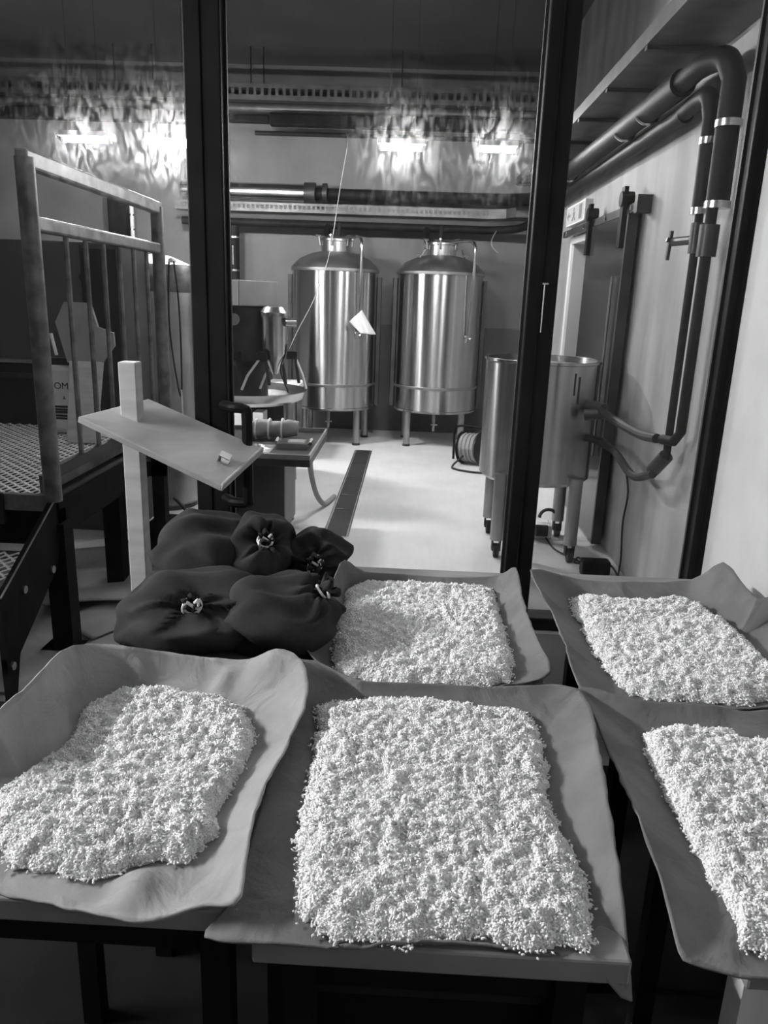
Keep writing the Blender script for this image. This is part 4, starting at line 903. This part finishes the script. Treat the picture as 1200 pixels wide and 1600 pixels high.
# ------------------------------------------------------------------ sacks
def sack(c, rx, ry, h, label, seed, neck=(0, -.8, .6), twist=2.0, folds=11, rot=0.0, string=True, dip=.35, tuft=1.0):
    r_ = random.Random(seed); nv = Vector(neck).normalized()
    e1 = nv.cross(Vector((0, 0, 1))).normalized(); e2 = nv.cross(e1)
    nl, na = 36, 64; vs = []
    ph = [r_.random() * 6.28 for _ in range(6)]
    for i in range(nl + 1):
        t_ = math.pi * i / nl            # 0 at the neck
        for j in range(na):
            a = 2 * math.pi * j / na + twist * math.exp(-t_ * 1.6)
            rad = 1 + .05 * math.sin(2 * a + ph[0] + 3 * t_) + .05 * math.sin(3 * t_ + ph[1] + a)
            f = math.exp(-((t_ - .35) / .38) ** 2)
            rad += .07 * f * math.sin(folds * a + ph[2]) + .04 * f * math.sin((folds + 5) * a + ph[3])
            rad -= dip * math.exp(-(t_ / .42) ** 2)
            p = (nv * math.cos(t_) + (e1 * math.cos(a) + e2 * math.sin(a)) * math.sin(t_)) * rad
            sg = lambda q: math.copysign(abs(q) ** .85, q)
            x, y, z = sg(p.x) * rx, sg(p.y) * ry, p.z * h * .56
            z = z + h * .46
            if z < 0: z = 0.0 + z * .02
            z += (.008 * math.sin(5 * p.x + 3 * p.y + ph[4]) + .006 * math.sin(9 * p.y - 4 * p.x + ph[5])) * min(1, max(0, z / .03))
            x += .008 * math.sin(7 * p.z + 5 * p.y + ph[3]); y += .008 * math.sin(6 * p.z + 4 * p.x + ph[1])
            z = max(z, .0)
            ca, sa = math.cos(rot), math.sin(rot)
            vs.append((c[0] + x * ca - y * sa, c[1] + x * sa + y * ca, TZ + .001 + z))
    fs = [(i * na + j, i * na + (j + 1) % na, (i + 1) * na + (j + 1) % na, (i + 1) * na + j) for i in range(nl) for j in range(na)]
    t = thing('grain_sack', (c[0], c[1], TZ), label, 'sack', 'dark sacks heaped on the table')
    o = MB().add(vs, fs).build('sack_body', 'sack', t, True, angle=2.8)
    tipc = Vector((0, 0, 0))
    for j in range(na): tipc += Vector(vs[3 * na + j]) / na
    ca, sa = math.cos(rot), math.sin(rot); out = Vector((nv.x * ca - nv.y * sa, nv.x * sa + nv.y * ca, nv.z))
    # gathered neck tuft
    b = MB(); e1r = out.cross(Vector((0, 0, 1))).normalized(); e2r = out.cross(e1r); n_ = 24; vv = []
    for i, (rr, dd) in enumerate(((.030, -.03), (.017, .0), (.014, .012), (.026, .032), (.034, .045), (.018, .040))):
        for j in range(n_):
            a = 2 * math.pi * j / n_; q = tuft * rr * (1 + .22 * math.sin(6 * a + i * .4 + ph[0]))
            vv.append(tipc + out * tuft * (dd + (.008 * math.sin(5 * a + ph[1]) if i > 2 else 0)) + (e1r * math.cos(a) + e2r * math.sin(a)) * q)
    b.add(vv, [(i * n_ + j, i * n_ + (j + 1) % n_, (i + 1) * n_ + (j + 1) % n_, (i + 1) * n_ + j) for i in range(5) for j in range(n_)])
    b.build('gathered_neck', 'sack', t, True, angle=2.8)
    if string:
        cc = tipc + out * .006; b = MB()
        b.tube(arc(cc, .0185, 0, 360, e1r, e2r, 16), .0034, 6, False)
        w0 = cc + out * .017 - Vector((0, 0, .004))
        b.tube(smooth_path([cc + e1r * .012 + out * .014, w0 + e1r * .018 - Vector((0, 0, .008)), w0 + e1r * .016 - Vector((0, 0, .026)), w0 + e1r * .006 - Vector((0, 0, .030))], 5), .0036, 6)
        b.tube(smooth_path([cc - e1r * .006 + out * .016, w0 - e1r * .014 + Vector((0, 0, .010)), w0 - e1r * .012 - Vector((0, 0, .008)), w0 + e1r * .010 + Vector((0, 0, .006))], 5), .0036, 6)
        b.build('string_tie', 'string', t, True)
    return t
sack((-.45, 1.565), .168, .145, .135, 'dark tied sack at the front left of the sack heap', 3, (.10, -.72, .66), dip=.50, twist=3.0, tuft=.55, folds=7)
sack((-.262, 1.56), .125, .145, .138, 'dark tied sack front right, touching the rear centre cloth', 5, (.78, .15, .62), dip=.25, twist=1.2, tuft=.8)
sack((-.515, 1.90), .13, .14, .172, 'dark bulging sack at the back left, beside the wooden post', 7, (-.3, .9, .15), string=False, dip=.15)
sack((-.375, 1.90), .088, .13, .182, 'tall dark sack at the back middle of the heap', 11, (.25, -.5, .55), dip=.36, twist=1.6, tuft=.6, folds=8)
sack((-.235, 1.95), .092, .11, .122, 'small pleated dark sack at the back right of the heap', 13, (.1, -.8, .3), dip=.25, folds=8, tuft=.7)

# ------------------------------------------------------------------ dark things under the tables
t = thing('storage_crate', (-.48, .62, 0), 'black plastic crate standing in the dark under the left table', 'crate')
x0, x1, y0, y1, zt = -.80, -.27, .42, .72, .60
MB().hexa([(x0 + .05, y0 + .03, 0), (x1 - .05, y0 + .03, 0), (x1 - .05, y1 - .03, 0), (x0 + .05, y1 - .03, 0), (x0, y0, .30), (x1, y0, .30), (x1, y1, .30), (x0, y1, .30)]).build('body', 'plastic_dark', t, bevel=.02)
b = MB()
for a_, c_ in (((x0, y0), (x1, y0)), ((x1, y0), (x1, y1)), ((x1, y1), (x0, y1)), ((x0, y1), (x0, y0))): b.tube([(a_[0], a_[1], .305), (c_[0], c_[1], .305)], .016, 8)
b.build('rim', 'plastic_dark', t, True)
MB().tube(smooth_path([(-.62, .42, .32), (-.60, .40, .36), (-.48, .40, .37), (-.46, .42, .32)], 5), .010, 8).build('handle', 'steel_dull', t, True)
t = thing('black_bin', (.08, .98, 0), 'black square bin under the front centre table', 'bin')
MB().hexa([(-.08, .86, 0), (.22, .86, 0), (.22, 1.2, 0), (-.08, 1.2, 0), (-.11, .84, .68), (.24, .84, .68), (.24, 1.22, .68), (-.11, 1.22, .68)]).build('body', 'plastic_dark', t, bevel=.015)
MB().box(-.115, .245, .835, 1.225, .68, .70).build('lid', 'black_matte', t, bevel=.006)
